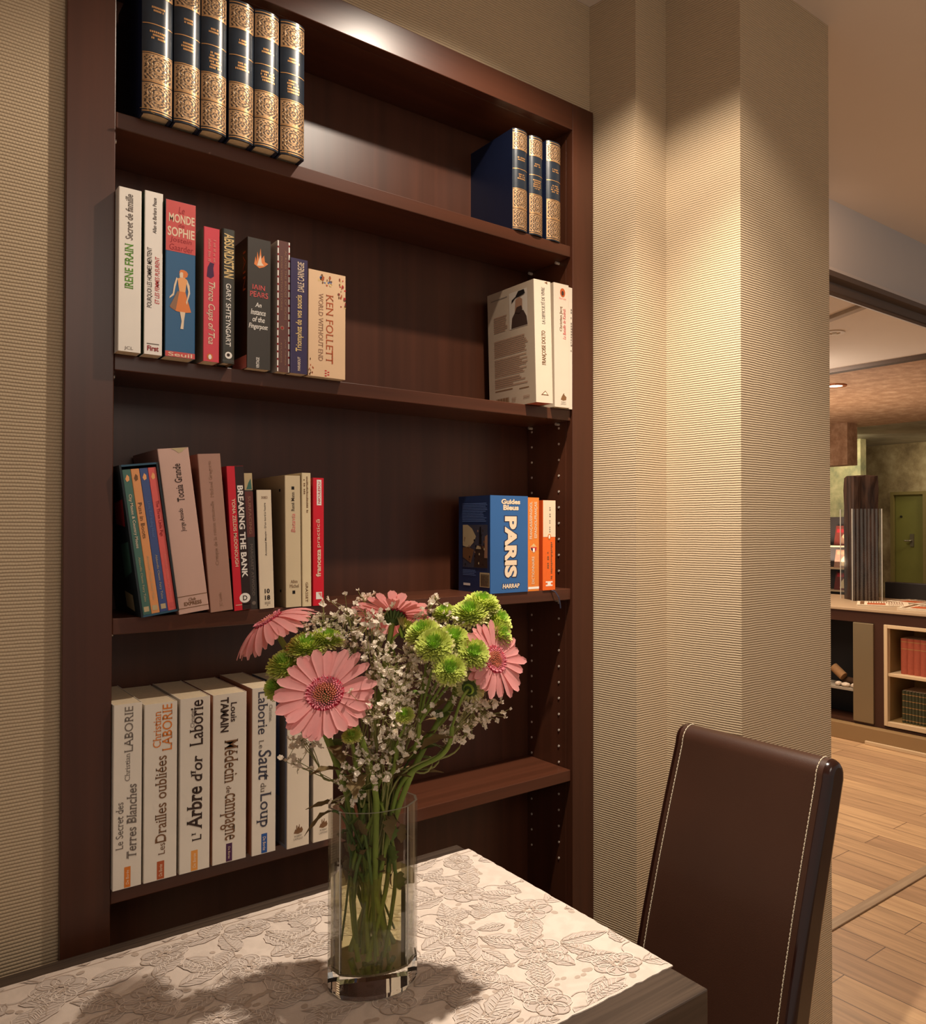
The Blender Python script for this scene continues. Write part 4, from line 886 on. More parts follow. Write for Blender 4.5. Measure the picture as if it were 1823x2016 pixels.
def gerbera(label, c, nrm, R, cup, seed, np_=21, rc=.30, reflex=0.0, path=None):
    """cup > 0: petals rise forward; reflex bends the tips back"""
    r = random.Random(seed); c = Vector(c); nz, ax, ay = frame(nrm)
    root = empty('gerbera', c, label, 'flower', 'pink gerberas in the vase')
    def W(x, y, z): return ax*x + ay*y + nz*z
    mb = MB(); rin = R * rc * .86
    for lay in range(2):
        for k in range(np_):
            th = 2*pi*(k + .5*lay)/np_ + r.uniform(-.06, .06); l = R * r.uniform(.90, 1.04) * (1 - .05*lay); w = R * r.uniform(.30, .40)
            lift = r.uniform(-.05, .05) + cup - .07*lay; bend = r.uniform(-.12, .12) - reflex
            NL, NW = 7, 4; rows = []
            for i in range(NL + 1):
                t = i / NL; rad = rin + (l - rin)*t
                wd = w * (.42 + .9*t - .20*t*t) * .62 if t < .8 else w * .62 * 1.0 * sqrt(max(0.02, 1 - ((t - .74)/.275)**2)) * 1.02
                zz = (rad - rin) * lift + (rad - rin)**2 / R * bend - .0012*lay
                row = []
                for j in range(NW + 1):
                    s = -1 + 2*j/NW; gro = (.10 * (1 - s*s) - .05*cos(s*5)) * w * .35
                    x, y = rad*cos(th) - s*wd/2*sin(th), rad*sin(th) + s*wd/2*cos(th)
                    row.append(W(x, y, zz - gro))
                rows.append(row)
            V_ = [v for row in rows for v in row]; q = NW + 1
            for i in range(NL):
                mb.add([], [], 0)
                for j in range(NW):
                    mb.add([V_[i*q+j], V_[i*q+j+1], V_[(i+1)*q+j+1], V_[(i+1)*q+j]], [(0, 1, 2, 3)], 1 if i == 0 else 0, None, True)
    o = mb.build('ray_petals', [M_PETAL, M_PETALB], root)
    bm = bmesh.new(); bm.from_mesh(o.data); bmesh.ops.remove_doubles(bm, verts=bm.verts, dist=1e-6); bm.to_mesh(o.data); bm.free()
    # disc florets
    mb = MB(); rd = R * rc; NF = 170
    for k in range(NF):
        t = sqrt((k + .5)/NF); th = k*2.39996; hgt = .18*rd*(1 - t*t) + .10*rd*t
        base = W(rd*t*cos(th), rd*t*sin(th), hgt - .003); lean = .25 + .5*t
        d_ = (W(cos(th)*lean, sin(th)*lean, 1)).normalized(); hh = rd*(.10 + .10*t) * r.uniform(.8, 1.3); ww = rd*.055 * (1 + .35*t)
        e1 = d_.orthogonal().normalized() * ww; e2 = d_.cross(e1)
        tip = base + d_*hh
        mb.add([base+e1, base+e2, base-e1, base-e2, tip + e1*.8, tip + e2*.8, tip - e1*.8, tip - e2*.8], [(0,1,5,4),(1,2,6,5),(2,3,7,6),(3,0,4,7),(4,5,6,7)], 1 if t > .66 else 0)
    for k in range(34):   # curled inner rays
        th = 2*pi*k/34 + r.uniform(-.08, .08); rr = rd * r.uniform(.98, 1.1)
        p0 = W(rd*.9*cos(th), rd*.9*sin(th), -.001); p1 = W(rr*1.05*cos(th), rr*1.05*sin(th), rd*.12); p2 = W(rr*1.16*cos(th + .03), rr*1.16*sin(th + .03), rd*.17)
        mb.tube([p0, p1, p2], [rd*.035, rd*.05, rd*.03], 5, 1)
    mb.build('flower_disc', [M_CENT, M_CENTP], root)
    mb = MB(); n_ = 14; prof = [(rd*.85, -.001), (rd*.8, -.005), (rd*.5, -.010), (.0035, -.014)]
    V_ = [W(a_*cos(2*pi*j/n_), a_*sin(2*pi*j/n_), z_) for a_, z_ in prof for j in range(n_)]
    mb.add(V_, [(i*n_+j, i*n_+(j+1) % n_, (i+1)*n_+(j+1) % n_, (i+1)*n_+j) for i in range(3) for j in range(n_)], 0, None, True)
    for k in range(18):
        th = 2*pi*k/18; p0 = W(rd*.55*cos(th), rd*.55*sin(th), -.010); p1 = W(rd*.92*cos(th), rd*.92*sin(th), -.004); p2 = W(rd*1.12*cos(th), rd*1.12*sin(th), .001 - .002); mb.tube([p0, p1, p2], [.0016, .0018, .0004], 5)
    mb.build('calyx', M_STEMD, root)
    pts = stem_pts(c - nz*.012, nz, seed + 5, droop=.05)
    if path:
        P_ = [c - nz*.012, c - nz*.022] + [Vector(q) for q in path]; pts = []
        for i in range(len(P_) - 1):                       # smooth curve through the given points
            p0, p1, p2, p3 = P_[max(i-1, 0)], P_[i], P_[i+1], P_[min(i+2, len(P_)-1)]
            for k in range(6):
                t = k/6; pts.append(.5*((2*p1) + (p2 - p0)*t + (2*p0 - 5*p1 + 4*p2 - p3)*t*t + (3*p1 - p0 - 3*p2 + p3)*t**3))
        pts.append(P_[-1])
    mb = MB(); mb.tube([q - c for q in pts], .0036, 8); mb.build('stem', M_STEM, root)
    return root
def basis_cam(c):
    f_ = (CAMP - Vector(c)).normalized(); rt = Vector((0, 0, 1)).cross(f_).normalized(); up = f_.cross(rt); return f_, rt, up
def nrm_cam(c, right, up, toward):
    f_, rt, u = basis_cam(c); return (rt*right + u*up + f_*toward).normalized()
c = (.379, .853, 1.100); gerbera('large pink gerbera facing the viewer at the front of the bouquet', c, nrm_cam(c, -.10, .42, .86), .0560, .10, 1, 19, .31, 0.0, [(.402, .841, 1.074), (.415, .838, 1.047), (.427, .8385, 1.010), (.4365, .843, .975), (.440, .849, .950), (.447, .866, .86), (.452, .876, .79)])
c = (.352, .953, 1.175); gerbera('pink gerbera seen edge-on, tilted out at the left of the bouquet', c, nrm_cam(c, -.50, .80, .10), .0520, -.12, 2, 20, .28, .62)
c = (.486, .894, 1.176); gerbera('pink gerbera seen from behind at the top of the bouquet', c, nrm_cam(c, .12, .80, -.52), .0500, .02, 3, 19, .28, .1)
c = (.559, .780, 1.128); gerbera('brightly lit pink gerbera facing right beside the green button flowers', c, nrm_cam(c, .62, .25, .66), .0480, .05, 4, 20, .29, .1)

def mum_head(name, parent, origin, c, nrm, R, seed, flat=.55, np_=360):
    r = random.Random(seed); nz, ax, ay = frame(nrm, r.random()*6); c = Vector(c) - origin
    def W(x, y, z): return c + ax*x + ay*y + nz*z
    mb = MB()
    for k in range(np_):
        t = sqrt((k + .3)/np_); th = k*2.39996 + r.uniform(-.1, .1)
        el = (1 - t)*1.45 + t*(-.25)                      # elevation of the petal on the dome
        el = max(-.4, min(1.5, el + r.uniform(-.08, .08)))
        l = R * (.45 + .55*t) * r.uniform(.9, 1.08); w = R*.062*(1 + .5*t)
        d_ = (W(cos(th)*cos(el), sin(th)*cos(el), sin(el)*(.75 + flat*.3)) - c).normalized()
        st = c + d_*R*.18
        e = d_.cross(nz); e = e.normalized() if e.length > .05 else ax
        u = e.cross(d_).normalized()
        mid = st + d_*(l*.6); tip = st + d_*l + u*(l*.10)
        mi = 1 if t < .33 else (2 if t > .86 else 0)
        V_ = [st - e*w*.6, st + e*w*.6, mid - e*w, mid + e*w, tip - e*w*.55, tip + e*w*.55, mid - u*w*.55]
        mb.add(V_, [(0, 1, 3, 2), (2, 3, 5, 4), (0, 2, 6), (1, 6, 3), (2, 4, 6), (3, 6, 5)], mi, None, False)
    mb.add([W(R*.55*cos(2*pi*j/10)*sin(a), R*.55*sin(2*pi*j/10)*sin(a), R*.5*cos(a) - R*.05) for a in (.05, .7, 1.3, 1.9, 2.5) for j in range(10)], [(i*10+j, i*10+(j+1) % 10, (i+1)*10+(j+1) % 10, (i+1)*10+j) for i in range(4) for j in range(10)], 1, None, True)
    # green underside
    mb.add([W(a_*cos(2*pi*j/10), a_*sin(2*pi*j/10), z_) for a_, z_ in ((R*.72, -.12*R), (R*.45, -.30*R), (.002, -.42*R)) for j in range(10)], [(i*10+j, i*10+(j+1) % 10, (i+1)*10+(j+1) % 10, (i+1)*10+j) for i in range(2) for j in range(10)], 3, None, True)
    mb.build(name, [M_MUM, M_MUMC, M_MUMO, M_STEMD], parent)
    return c, nz
def leaf_mesh(mb, base, d, l, w, r, mi=0, curl=.5):
    d = Vector(d).normalized(); sd = d.cross(Vector((0, 0, 1))); sd = sd.normalized() if sd.length > .1 else Vector((1, 0, 0)); up = sd.cross(d)
    rows = []
    for i in range(8):
        t = i/7; s = sin(pi*min(1, t*.95 + .03))**.8 * w/2 * (1 + .25*((i % 2)*2 - 1) * (1 if 0 < i < 7 else 0))
        p_ = base + d*(l*t) - up*(curl*l*t*t) + sd*(r.uniform(-.06, .06)*l)
        f_ = r.uniform(.1, .5)
        rows.append([p_ - sd*s + up*s*f_, p_, p_ + sd*s + up*s*f_])
    V_ = [v for q in rows for v in q]
    mb.add(V_, [(i*3+j, i*3+j+1, (i+1)*3+j+1, (i+1)*3+j) for i in range(7) for j in range(2)], mi, None, True)
def spray(label, heads, fork, seed, leaves=4):
    fork = Vector(fork); r = random.Random(seed)
    root = empty('chrysanthemum_spray', fork, label, 'flower', 'green button chrysanthemums in the vase')
    mbs = MB()
    for k, (c, nv, R) in enumerate(heads):
        cc, nz = mum_head('flower_head', root, fork, c, nv, R, seed*10 + k)
        pts = bez(Vector(c) - nz*R*.3 - fork, Vector(c) - nz*(R + .012) - fork, (Vector(c) - fork)*.3 + Vector((0, 0, .004)), Vector((0, 0, 0)), 10); mbs.tube(pts, .0017, 6)
    sp_ = stem_pts(fork, Vector((0, 0, 1)), seed + 3); mbs.tube([q - fork for q in sp_], .0028, 7); mbs.build('stem', M_STEM, root)
    for k in range(leaves):
        mb = MB(); i = 2 + int(k*2.2); b_ = sp_[min(i, len(sp_)-1)] - fork; a = r.uniform(0, 6.28); leaf_mesh(mb, b_, (cos(a), sin(a), r.uniform(.1, .6)), r.uniform(.03, .05), r.uniform(.014, .022), r); mb.build('leaf', M_LEAF if k % 2 else M_WITH, root)
    return root
def H(c, right, up, tow, R): return (c, nrm_cam(c, right, up, tow), R)
spray('spray of green button chrysanthemums at the left, behind the front gerbera', [H((.384, .914, 1.143), -.1, .85, .5, .0215), H((.407, .912, 1.150), .1, .9, .35, .0190), H((.361, .921, 1.124), -.3, .7, .55, .0200), H((.352, .927, 1.099), -.6, .3, .6, .0140)], (.405, .905, 1.060), 31)
spray('cluster of green button chrysanthemums at the right, facing the viewer', [H((.488, .801, 1.148), -.1, .5, .85, .0200), H((.489, .828, 1.159), -.3, .75, .5, .0195), H((.516, .806, 1.151), .15, .65, .7, .0200), H((.527, .781, 1.137), .2, .4, .85, .0180), H((.495, .780, 1.123), .05, .35, .9, .0175)], (.482, .825, 1.055), 32)
spray('brightly lit green chrysanthemums at the upper right of the bouquet', [H((.553, .825, 1.178), -.1, .75, .6, .0210), H((.574, .831, 1.187), .15, .9, .35, .0220), H((.587, .816, 1.168), .6, .6, .45, .0190), H((.580, .801, 1.153), .7, .35, .5, .0170), H((.534, .853, 1.177), -.3, .85, .4, .0150)], (.540, .840, 1.085), 33, 3)
spray('single green chrysanthemum half hidden under the top gerbera', [H((.488, .868, 1.158), .75, .25, -.1, .0165)], (.478, .872, 1.110), 34, 2)
spray('green chrysanthemum seen from behind under the brightly lit gerbera', [H((.531, .791, 1.096), .3, .25, -.6, .0155)], (.515, .806, 1.050), 35, 1)
spray('small pale yellow chrysanthemum bud low in the middle of the bouquet', [H((.452, .805, 1.073), -.1, .6, .7, .0100)], (.451, .822, 1.035), 36, 2)
spray('half open pale bud below the front gerbera', [H((.402, .834, 1.052), -.1, .7, .6, .0100)], (.413, .846, 1.020), 37, 2)

# ------------------------------------------------------------------ baby's breath
CL = [(0.436,0.910,1.175,0.0242,25),(0.409,0.920,1.167,0.0181,20),(0.386,0.926,1.154,0.0133,14),(0.448,0.874,1.172,0.0211,30),(0.436,0.910,1.142,0.0211,22),(0.441,0.853,1.139,0.0181,25),(0.455,0.842,1.118,0.0181,30),(0.452,0.818,1.096,0.0193,38),(0.429,0.824,1.075,0.0230,40),(0.477,0.823,1.068,0.0211,30),(0.515,0.857,1.168,0.0181,25),(0.523,0.824,1.163,0.0151,22),(0.527,0.860,1.195,0.0085,7),(0.538,0.798,1.072,0.0193,36),(0.564,0.803,1.062,0.0157,26),(0.538,0.824,1.046,0.0169,22),(0.519,0.814,1.033,0.0073,10),(0.447,0.822,1.047,0.0230,28),(0.419,0.833,1.018,0.0230,22),(0.385,0.927,1.033,0.0145,24),(0.383,0.929,1.003,0.0121,10),(0.406,0.844,0.995,0.0181,16),(0.443,0.826,1.024,0.0218,18),(0.453,0.909,1.196,0.0073,7),(0.483,0.844,1.132,0.0169,22),(0.500,0.843,1.101,0.0181,24)]
def blossom(mb, c, r, R):
    nz, ax, ay = frame((r.uniform(-1, 1), r.uniform(-1, 1), r.uniform(-.2, 1.2)), r.random()*6)
    for k in range(7):
        th = 2*pi*k/7 + r.uniform(-.3, .3); el = r.uniform(-.15, .95); w = R*.42; l = R*r.uniform(.75, 1.1)
        d_ = (ax*cos(th) + ay*sin(th))*cos(el) + nz*sin(el); e = d_.cross(nz); e = e.normalized() if e.length > .05 else ax
        mb.add([c, c + d_*l*.6 - e*w, c + d_*l + nz*l*r.uniform(-.2, .2), c + d_*l*.6 + e*w], [(0, 1, 2, 3)], 0)
for ci, (x, y, z, R, n_) in enumerate(CL):
    r = random.Random(100 + ci); cc = Vector((x, y, z))
    off = cc - Vector((VC[0], VC[1], cc.z))
    node = cc - Vector((off.x*.25, off.y*.25, R*1.3 + .022)); node.z = max(node.z, .968)
    if node.z < .99: 
        k_ = max(-1, min(1, 1)); lim = Vector((off.x, off.y, 0)); 
        if lim.length > .03: node.x, node.y = VC[0] + lim.x/lim.length*.03, VC[1] + lim.y/lim.length*.03
    root = empty('gypsophila_sprig', node, 'thin branching sprig of tiny white filler blossoms in the glass vase', 'flower', "sprigs of baby's breath in the vase")
    ms = MB(); mb = MB()
    sp_ = stem_pts(node, (Vector((off.x*.5, off.y*.5, .1))).normalized(), 200 + ci, 10, .03); ms.tube([q - node for q in sp_], .0012, 5)
    subs = []
    for k in range(max(3, n_ // 5)):
        d_ = Vector((r.gauss(0, 1), r.gauss(0, 1), r.gauss(0, .8))); d_ = d_.normalized() * R * r.uniform(.2, .8); s_ = (cc + d_*.6) - node; subs.append(s_); ms.tube(bez(Vector((0, 0, 0)), Vector((0, 0, .012)), s_*.7, s_, 4), .0005, 4)
    for k in range(int(n_ * 1.35)):
        d_ = Vector((r.gauss(0, .68), r.gauss(0, .68), r.gauss(0, .6))) * R; b_ = cc + d_ - node
        s_ = min(subs, key=lambda q: (q - b_).length); ms.tube([s_, (s_ + b_)/2 + Vector((0, 0, -.0015)), b_], .00035, 4); blossom(mb, b_, r, r.uniform(.0036, .0056))
        if r.random() < .3: b4 = b_ + Vector((r.uniform(-1, 1), r.uniform(-1, 1), r.uniform(-1, 1)))*.007; ms.tube([b_, b4], .0003, 4); blossom(mb, b4, r, .0026)
    ms.build('stem', M_GYPS, root); tag(mb.build('blossoms', M_GYP, root), kind='stuff')
# withered leaves at the neck of the vase and loose dark greenery between the stems
for k, (x, y, z, dx, dy, dz, l, w) in enumerate([(.404, .868, .966, -.55, .1, .5, .030, .016), (.395, .868, .962, -.9, .1, .05, .030, .010), (.478, .865, .985, .6, -.3, .55, .042, .024), (.470, .872, .972, .5, .1, .8, .040, .022), (.430, .862, .975, -.2, -.4, .7, .034, .018), (.412, .872, 1.000, -.6, -.1, .7, .036, .02), (.488, .862, 1.00, .7, -.1, .5, .034, .018), (.455, .870, .98, .2, -.5, .8, .04, .02)]):
    base = Vector((x, y, z)); r = random.Random(300 + k)
    labs = ['withered leaf curling over the left rim of the vase', 'narrow dry leaf tip poking out left of the vase rim', 'crumpled brown leaf rising at the right of the vase neck', 'brown leaf upright behind the right rim of the vase', 'small leaf at the front centre of the vase neck', 'limp leaf above the left of the vase neck', 'dull leaf spreading to the right above the vase neck', 'dry leaf between the stems above the middle of the rim']
    root = empty('leaf_stem', base, labs[k], 'leaf', 'withered leaves at the vase neck'); mb = MB(); leaf_mesh(mb, Vector((0, 0, 0)), (dx, dy, dz), l, w, r, 0, .8); mb.build('leaf_blade', M_LEAF if k in (4, 6) else M_WITH, root)
    mb = MB(); bt = in_vase(.80, r); mb.tube([q - base for q in bez(base, base - Vector((dx, dy, dz)).normalized()*.015, Vector((VC[0] + (base.x - VC[0])*.55, VC[1] + (base.y - VC[1])*.55, .93)), bt, 10)], .0014, 5); mb.build('stalk', M_STEMD, root)
mb = MB(); r = random.Random(77)
for k in range(64):
    b_ = in_vase(r.uniform(.872, .965), r, .55); a = r.uniform(0, 6.28); leaf_mesh(mb, b_ - Vector((VC[0], VC[1], .9)), (cos(a)*.3, sin(a)*.3, r.uniform(-1, 1)), r.uniform(.014, .026), r.uniform(.008, .014), r, r.choice([0, 0, 0, 1]), r.uniform(-.4, .8))
for k in range(15):
    b_ = in_vase(.885, r, .5); t_ = in_vase(.965, r, .6); bt = in_vase(.785, r, .5); o_ = Vector((VC[0], VC[1], .9)); mb.tube([q - o_ for q in bez(t_, b_, b_, bt, 7)], r.uniform(.0016, .0034), 6, 1 if k % 2 else 2)
fo = mb.build('stem_foliage', [M_WITH, M_LEAF, M_STEM]); fo.location = (VC[0], VC[1], .9); tag(fo, 'tangle of cut stems and browned leaves crammed inside the vase', 'foliage', None, 'stuff')

# ------------------------------------------------------------------ chair
def leather():
    m, nt, b = newmat('brown_leather')
    tc = N(nt, 'ShaderNodeTexCoord'); no = N(nt, 'ShaderNodeTexNoise'); no.inputs['Scale'].default_value = 6; no.inputs['Detail'].default_value = 4; L(nt, tc.outputs['Object'], no.inputs['Vector'])
    mx = N(nt, 'ShaderNodeMix', data_type='RGBA'); mx.inputs[6].default_value = S(50, 28, 18); mx.inputs[7].default_value = S(68, 40, 27); L(nt, no.outputs['Fac'], mx.inputs[0]); L(nt, mx.outputs[2], b.inputs['Base Color'])
    vo = N(nt, 'ShaderNodeTexVoronoi'); vo.inputs['Scale'].default_value = 700; L(nt, tc.outputs['Object'], vo.inputs['Vector'])
    bp = N(nt, 'ShaderNodeBump'); bp.inputs['Strength'].default_value = 0.12; bp.inputs['Distance'].default_value = 0.0005; L(nt, vo.outputs['Distance'], bp.inputs['Height']); L(nt, bp.outputs['Normal'], b.inputs['Normal'])
    b.inputs['Roughness'].default_value = 0.42; b.inputs['Specular IOR Level'].default_value = 0.5
    return m
M_LEA = leather(); M_CHW = plain('glossy_dark_chair_side', S(40, 18, 12), 0.16, 0.12, 0.6, 14)
ch = empty('dining_chair', (0.85, 0.747, 0), 'dark brown leather dining chair with cream topstitching at the end of the table', 'chair')
CY0, CY1 = 0.605 - 0.747, 0.889 - 0.747
# side profile (x, z) of the reclined back: front face up, over the rounded top, down the rear
def bprof(inset=0.0):
    pts = []
    F0, F1 = Vector((0.855, 0.43)), Vector((0.993, 0.935))
    for k in range(7): pts.append(F0.lerp(F1, k/6) + Vector((-.010*sin(pi*k/6), 0)))
    ctr = Vector((1.015, .9335)); r0 = .0222
    for k in range(1, 10):
        a = pi - pi*k/10 + .2; pts.append(ctr + Vector((r0*cos(a - .2 + .0), (r0 + .006)*sin(a - .2))))
    R0, R1 = Vector((1.036, .930)), Vector((0.905, 0.43))
    for k in range(7): pts.append(R0.lerp(R1, k/6) + Vector((-.008*sin(pi*k/6), 0)))
    cc = sum(pts, Vector((0, 0)))/len(pts)
    return [((p_.x - .85), p_.y) for p_ in pts]
pf = bprof()
def extr(y0, y1, prof, cap=True, mi=0):
    mb = MB(); n = len(prof); V_ = [(x, y0, z) for x, z in prof] + [(x, y1, z) for x, z in prof]
    mb.add(V_, [(i, (i+1) % n, n+(i+1) % n, n+i) for i in range(n)], mi, None, True)
    if cap: mb.add([(x, y0, z) for x, z in prof], [list(range(n))], mi); mb.add([(x, y1, z) for x, z in prof], [list(range(n))[::-1]], mi)
    return mb
extr(CY0 + .012, CY1 - .012, pf, False).build('backrest', M_LEA, ch)
for s_ in (0, 1):
    mb = MB(); a0, a1 = (CY0 + .012, CY0) if s_ == 0 else (CY1 - .012, CY1); n = len(pf); cx_ = sum(x for x, z in pf)/n; rings_ = []
    ctrx = {}
    for t in (0, .3, .62, .85, 1.0):
        ins = .010 * (1 - sqrt(max(0, 1 - t*t))); ring_ = []
        for i, (x, z) in enumerate(pf):
            x0_, z0_ = pf[(i-1) % n]; x1_, z1_ = pf[(i+1) % n]; dx, dz = x1_-x0_, z1_-z0_; l = sqrt(dx*dx + dz*dz) or 1
            ring_.append((x + dz/l*ins, a0 + (a1-a0)*t, z - dx/l*ins))
        rings_.append(ring_)
    V_ = [q for rg in rings_ for q in rg]
    for k in range(4): mb.add(V_, [(k*n+i, k*n+(i+1) % n, (k+1)*n+(i+1) % n, (k+1)*n+i) for i in range(n)], 0, None, True)
    mb.add(rings_[-1], [list(range(n)) if s_ == 0 else list(range(n))[::-1]], 0)
    o = mb.build('side_edge', M_CHW, ch); tag(o, 'glossy dark side edge')
    bm = bmesh.new(); bm.from_mesh(o.data); bmesh.ops.remove_doubles(bm, verts=bm.verts, dist=1e-6); bmesh.ops.recalc_face_normals(bm, faces=bm.faces); bm.to_mesh(o.data); bm.free()
# topstitching on front face and over the top
line = [Vector((x, z)) for x, z in pf[:13]]
def walk(line, step):
    out = []; i = 0; pos = 0.0; seg = 0
    d = [0]
    for a, b2 in zip(line[:-1], line[1:]): d.append(d[-1] + (b2 - a).length)
    s = 0
    def at(s):
        for k in range(len(line)-1):
            if s <= d[k+1]: t = (s - d[k])/(d[k+1]-d[k]); return line[k].lerp(line[k+1], t), (line[k+1]-line[k]).normalized()
        return line[-1], (line[-1]-line[-2]).normalized()
    while s + step < d[-1]: out.append((at(s), at(s + step*.82))); s += step
    return out
for yy in (CY0 + .021, CY1 - .021):
    mb = MB()
    for ((a, ta_), (b2, tb_)) in walk(line, .0058):
        na = Vector((-ta_.y, ta_.x)); a3 = a + na*.0004; b3_ = b2 + na*.0004; m3 = (a + b2)/2 + na*.0009
        mb.tube([(a3.x, yy, a3.y), (m3.x, yy + .0004, m3.y), (b3_.x, yy, b3_.y)], .00085, 5)
    mb.build('stitching', plain('cream_thread', S(214, 198, 172), 0.7), ch)
mb = MB(); mb.box((-.30, CY0, .40), (.052, CY1, .465)); mb.build('seat', M_LEA, ch, bevel=.012, seg=3)
for (lx, ly) in ((-.29, CY0 + .01), (-.29, CY1 - .045), (.005, CY0 + .01), (.005, CY1 - .045)):
    mb = MB(); mb.box((lx, ly, 0), (lx + .035, ly + .035, .40)); mb.build('leg', M_CHW, ch, bevel=.003)

def plain_sleeve():
    m, nt, b = newmat('clear_acrylic'); out = [q for q in nt.nodes if q.type == 'OUTPUT_MATERIAL'][0]; nt.nodes.remove(b)
    tr = N(nt, 'ShaderNodeBsdfTransparent'); gl = N(nt, 'ShaderNodeBsdfGlossy'); gl.inputs['Roughness'].default_value = 0.25; gl.inputs[0].default_value = (.8, .75, .65, 1)
    wv = N(nt, 'ShaderNodeTexWave'); wv.inputs['Scale'].default_value = 4.0; wv.inputs['Distortion'].default_value = 3.0; tc = N(nt, 'ShaderNodeTexCoord'); mp = N(nt, 'ShaderNodeMapping'); mp.inputs['Scale'].default_value = (3, 3, .15); L(nt, tc.outputs['Object'], mp.inputs[0]); L(nt, mp.outputs[0], wv.inputs[0])
    mu = N(nt, 'ShaderNodeMath', operation='MULTIPLY'); mu.inputs[1].default_value = 0.22; L(nt, wv.outputs['Fac'], mu.inputs[0])
    mx = N(nt, 'ShaderNodeMixShader'); L(nt, mu.outputs[0], mx.inputs[0]); L(nt, tr.outputs[0], mx.inputs[1]); L(nt, gl.outputs[0], mx.inputs[2]); L(nt, mx.outputs[0], out.inputs[0])
    return m
# ------------------------------------------------------------------ lounge: desk with niche, books, papers, wooden post, magazine rack
XF = 4.517; CT = 0.794
dk = empty('counter', (XF, 2.4, 0), 'low dark brown counter with stone ledge and fireplace opening beyond the pillar', 'counter')
M_STONE = plain('beige_stone', S(168, 142, 112), 0.5, 0.06, 0.3, 8); M_CNT = plain('counter_brown', S(62, 34, 20), 0.45, 0.1, 0.35, 10); M_CREAM = plain('niche_cream', S(206, 178, 140), 0.5, 0.04, 0.3, 10)
M_STEEL = plain('bronze_steel_panel', S(140, 122, 92), 0.35, 0.08, 0.5, 5, metal=0.55); M_BLK = plain('black_inside', S(22, 18, 15), 0.6, 0.2, 0.3, 10)
def dpart(name, boxes, mat, bevel=0.0):
    mb = MB()
    for a, b2 in boxes: mb.box((a[0] - XF, a[1] - 2.4, a[2]), (b2[0] - XF, b2[1] - 2.4, b2[2]))
    return mb.build(name, mat, dk, bevel=bevel)
dpart('countertop', [((XF - .012, 1.72, CT - .017), (5.32, 3.30, CT))], M_STONE, .003)
# body pieces around the fireplace opening (y 2.454..3.05) and the niche (y 1.8..2.39)
dpart('body', [((XF, 2.39, .112), (5.2, 2.454, .71)), ((XF, 1.75, .71), (5.2, 3.25, CT - .017)), ((XF, 3.05, .10), (5.2, 3.25, .71)), ((XF, 1.75, .10), (5.2, 1.80, .71)), ((XF, 1.75, .10), (5.2, 3.25, .112)), ((5.0, 2.454, .11), (5.2, 3.05, .71)), ((4.86, 1.80, .11), (5.2, 2.39, .71))], M_CNT)
dpart('fireplace_lining', [((XF + .20, 2.454, .112), (XF + .21, 3.05, .71)), ((XF, 2.600, .112), (XF + .2, 2.601, .70))][:1], M_BLK)
dpart('steel_panel', [((XF - .012, 2.454, .114), (XF + .02, 2.585, .708))], M_STEEL, .004)
dpart('pebble_tray', [((XF + .02, 2.585, .283), (XF + .19, 3.05, .296))], plain('tray_grey', S(150, 136, 118), 0.6))
dpart('niche_frame', [((XF - .01, 2.368, .120), (XF + .02, 2.390, .71)), ((XF - .01, 1.80, .690), (XF + .02, 2.368, .71)), ((XF - .01, 1.80, .120), (XF + .02, 2.368, .146))], M_CREAM, .002)
dpart('niche_lining', [((XF + .02, 2.37, .146), (4.85, 2.388, .69)), ((XF + .02, 1.80, .130), (4.85, 2.37, .146)), ((4.84, 1.80, .146), (4.855, 2.37, .69)), ((XF + .02, 1.80, .69), (4.85, 2.37, .70))], plain('niche_ochre', S(150, 118, 72), 0.6, 0.05, 0.3, 10))
dpart('niche_shelf', [((XF - .004, 1.80, .410), (4.84, 2.367, .428))], M_CREAM, .002)
dpart('plinth', [((XF - .05, 1.72, 0), (5.2, 3.30, .098))], plain('plinth_stone', S(146, 116, 78), 0.5, 0.06, 0.3, 8), .004)
dpart('base_moulding', [((XF - .065, 1.72, 0), (XF - .05, 2.482, .022))], M_CREAM, .003)
# fireplace pebbles and logs
r = random.Random(8)
def stone(sx, sy, sz, seed):
    rr = random.Random(seed); bm = bmesh.new(); bmesh.ops.create_icosphere(bm, subdivisions=2, radius=1.0)
    for v in bm.verts: k_ = 1 + rr.uniform(-.12, .12); v.co = Vector((v.co.x*sx*k_, v.co.y*sy*k_, max(v.co.z, -.75)*sz*k_))
    me = bpy.data.meshes.new('pebble'); bm.to_mesh(me); bm.free(); return me
M_PEB = plain('pale_pebble', S(206, 186, 164), 0.6, 0.12, 0.3, 20)
pl = ['pale pebble beside the steel panel in the dark fireplace', 'second pale pebble in the fireplace, next to the one by the steel panel', 'small pale pebble half hidden behind the pillar edge in the fireplace']
for k, (yy, sx) in enumerate([(2.612, .028), (2.668, .030), (2.722, .020)]):
    me = stone(.022, sx, .016, k + 2); me.materials.append(M_PEB); o = bpy.data.objects.new('pebble', me); COL.objects.link(o); o.location = (XF + .055, yy, .296 + .0125); tag(o, pl[k], 'pebble', 'pebbles in the fireplace')
mb = MB(); mb.tube([(XF + .12, 2.60, .318), (XF + .12, 2.64, .321), (XF + .13, 2.73, .325)], [.020, .022, .021], 10); tag(mb.build('log', plain('dark_bark', S(74, 50, 32), 0.8, 0.35, 0.2, 60)), 'dark log lying behind the pebbles in the fireplace', 'log')
mb = MB(); mb.tube([(XF + .09, 2.705, .35), (XF + .10, 2.78, .40)], .028, 10); tag(mb.build('log', plain('cut_wood', S(150, 112, 74), 0.8, 0.2, 0.2, 60)), 'sawn log leaning upright at the left of the fireplace', 'log')
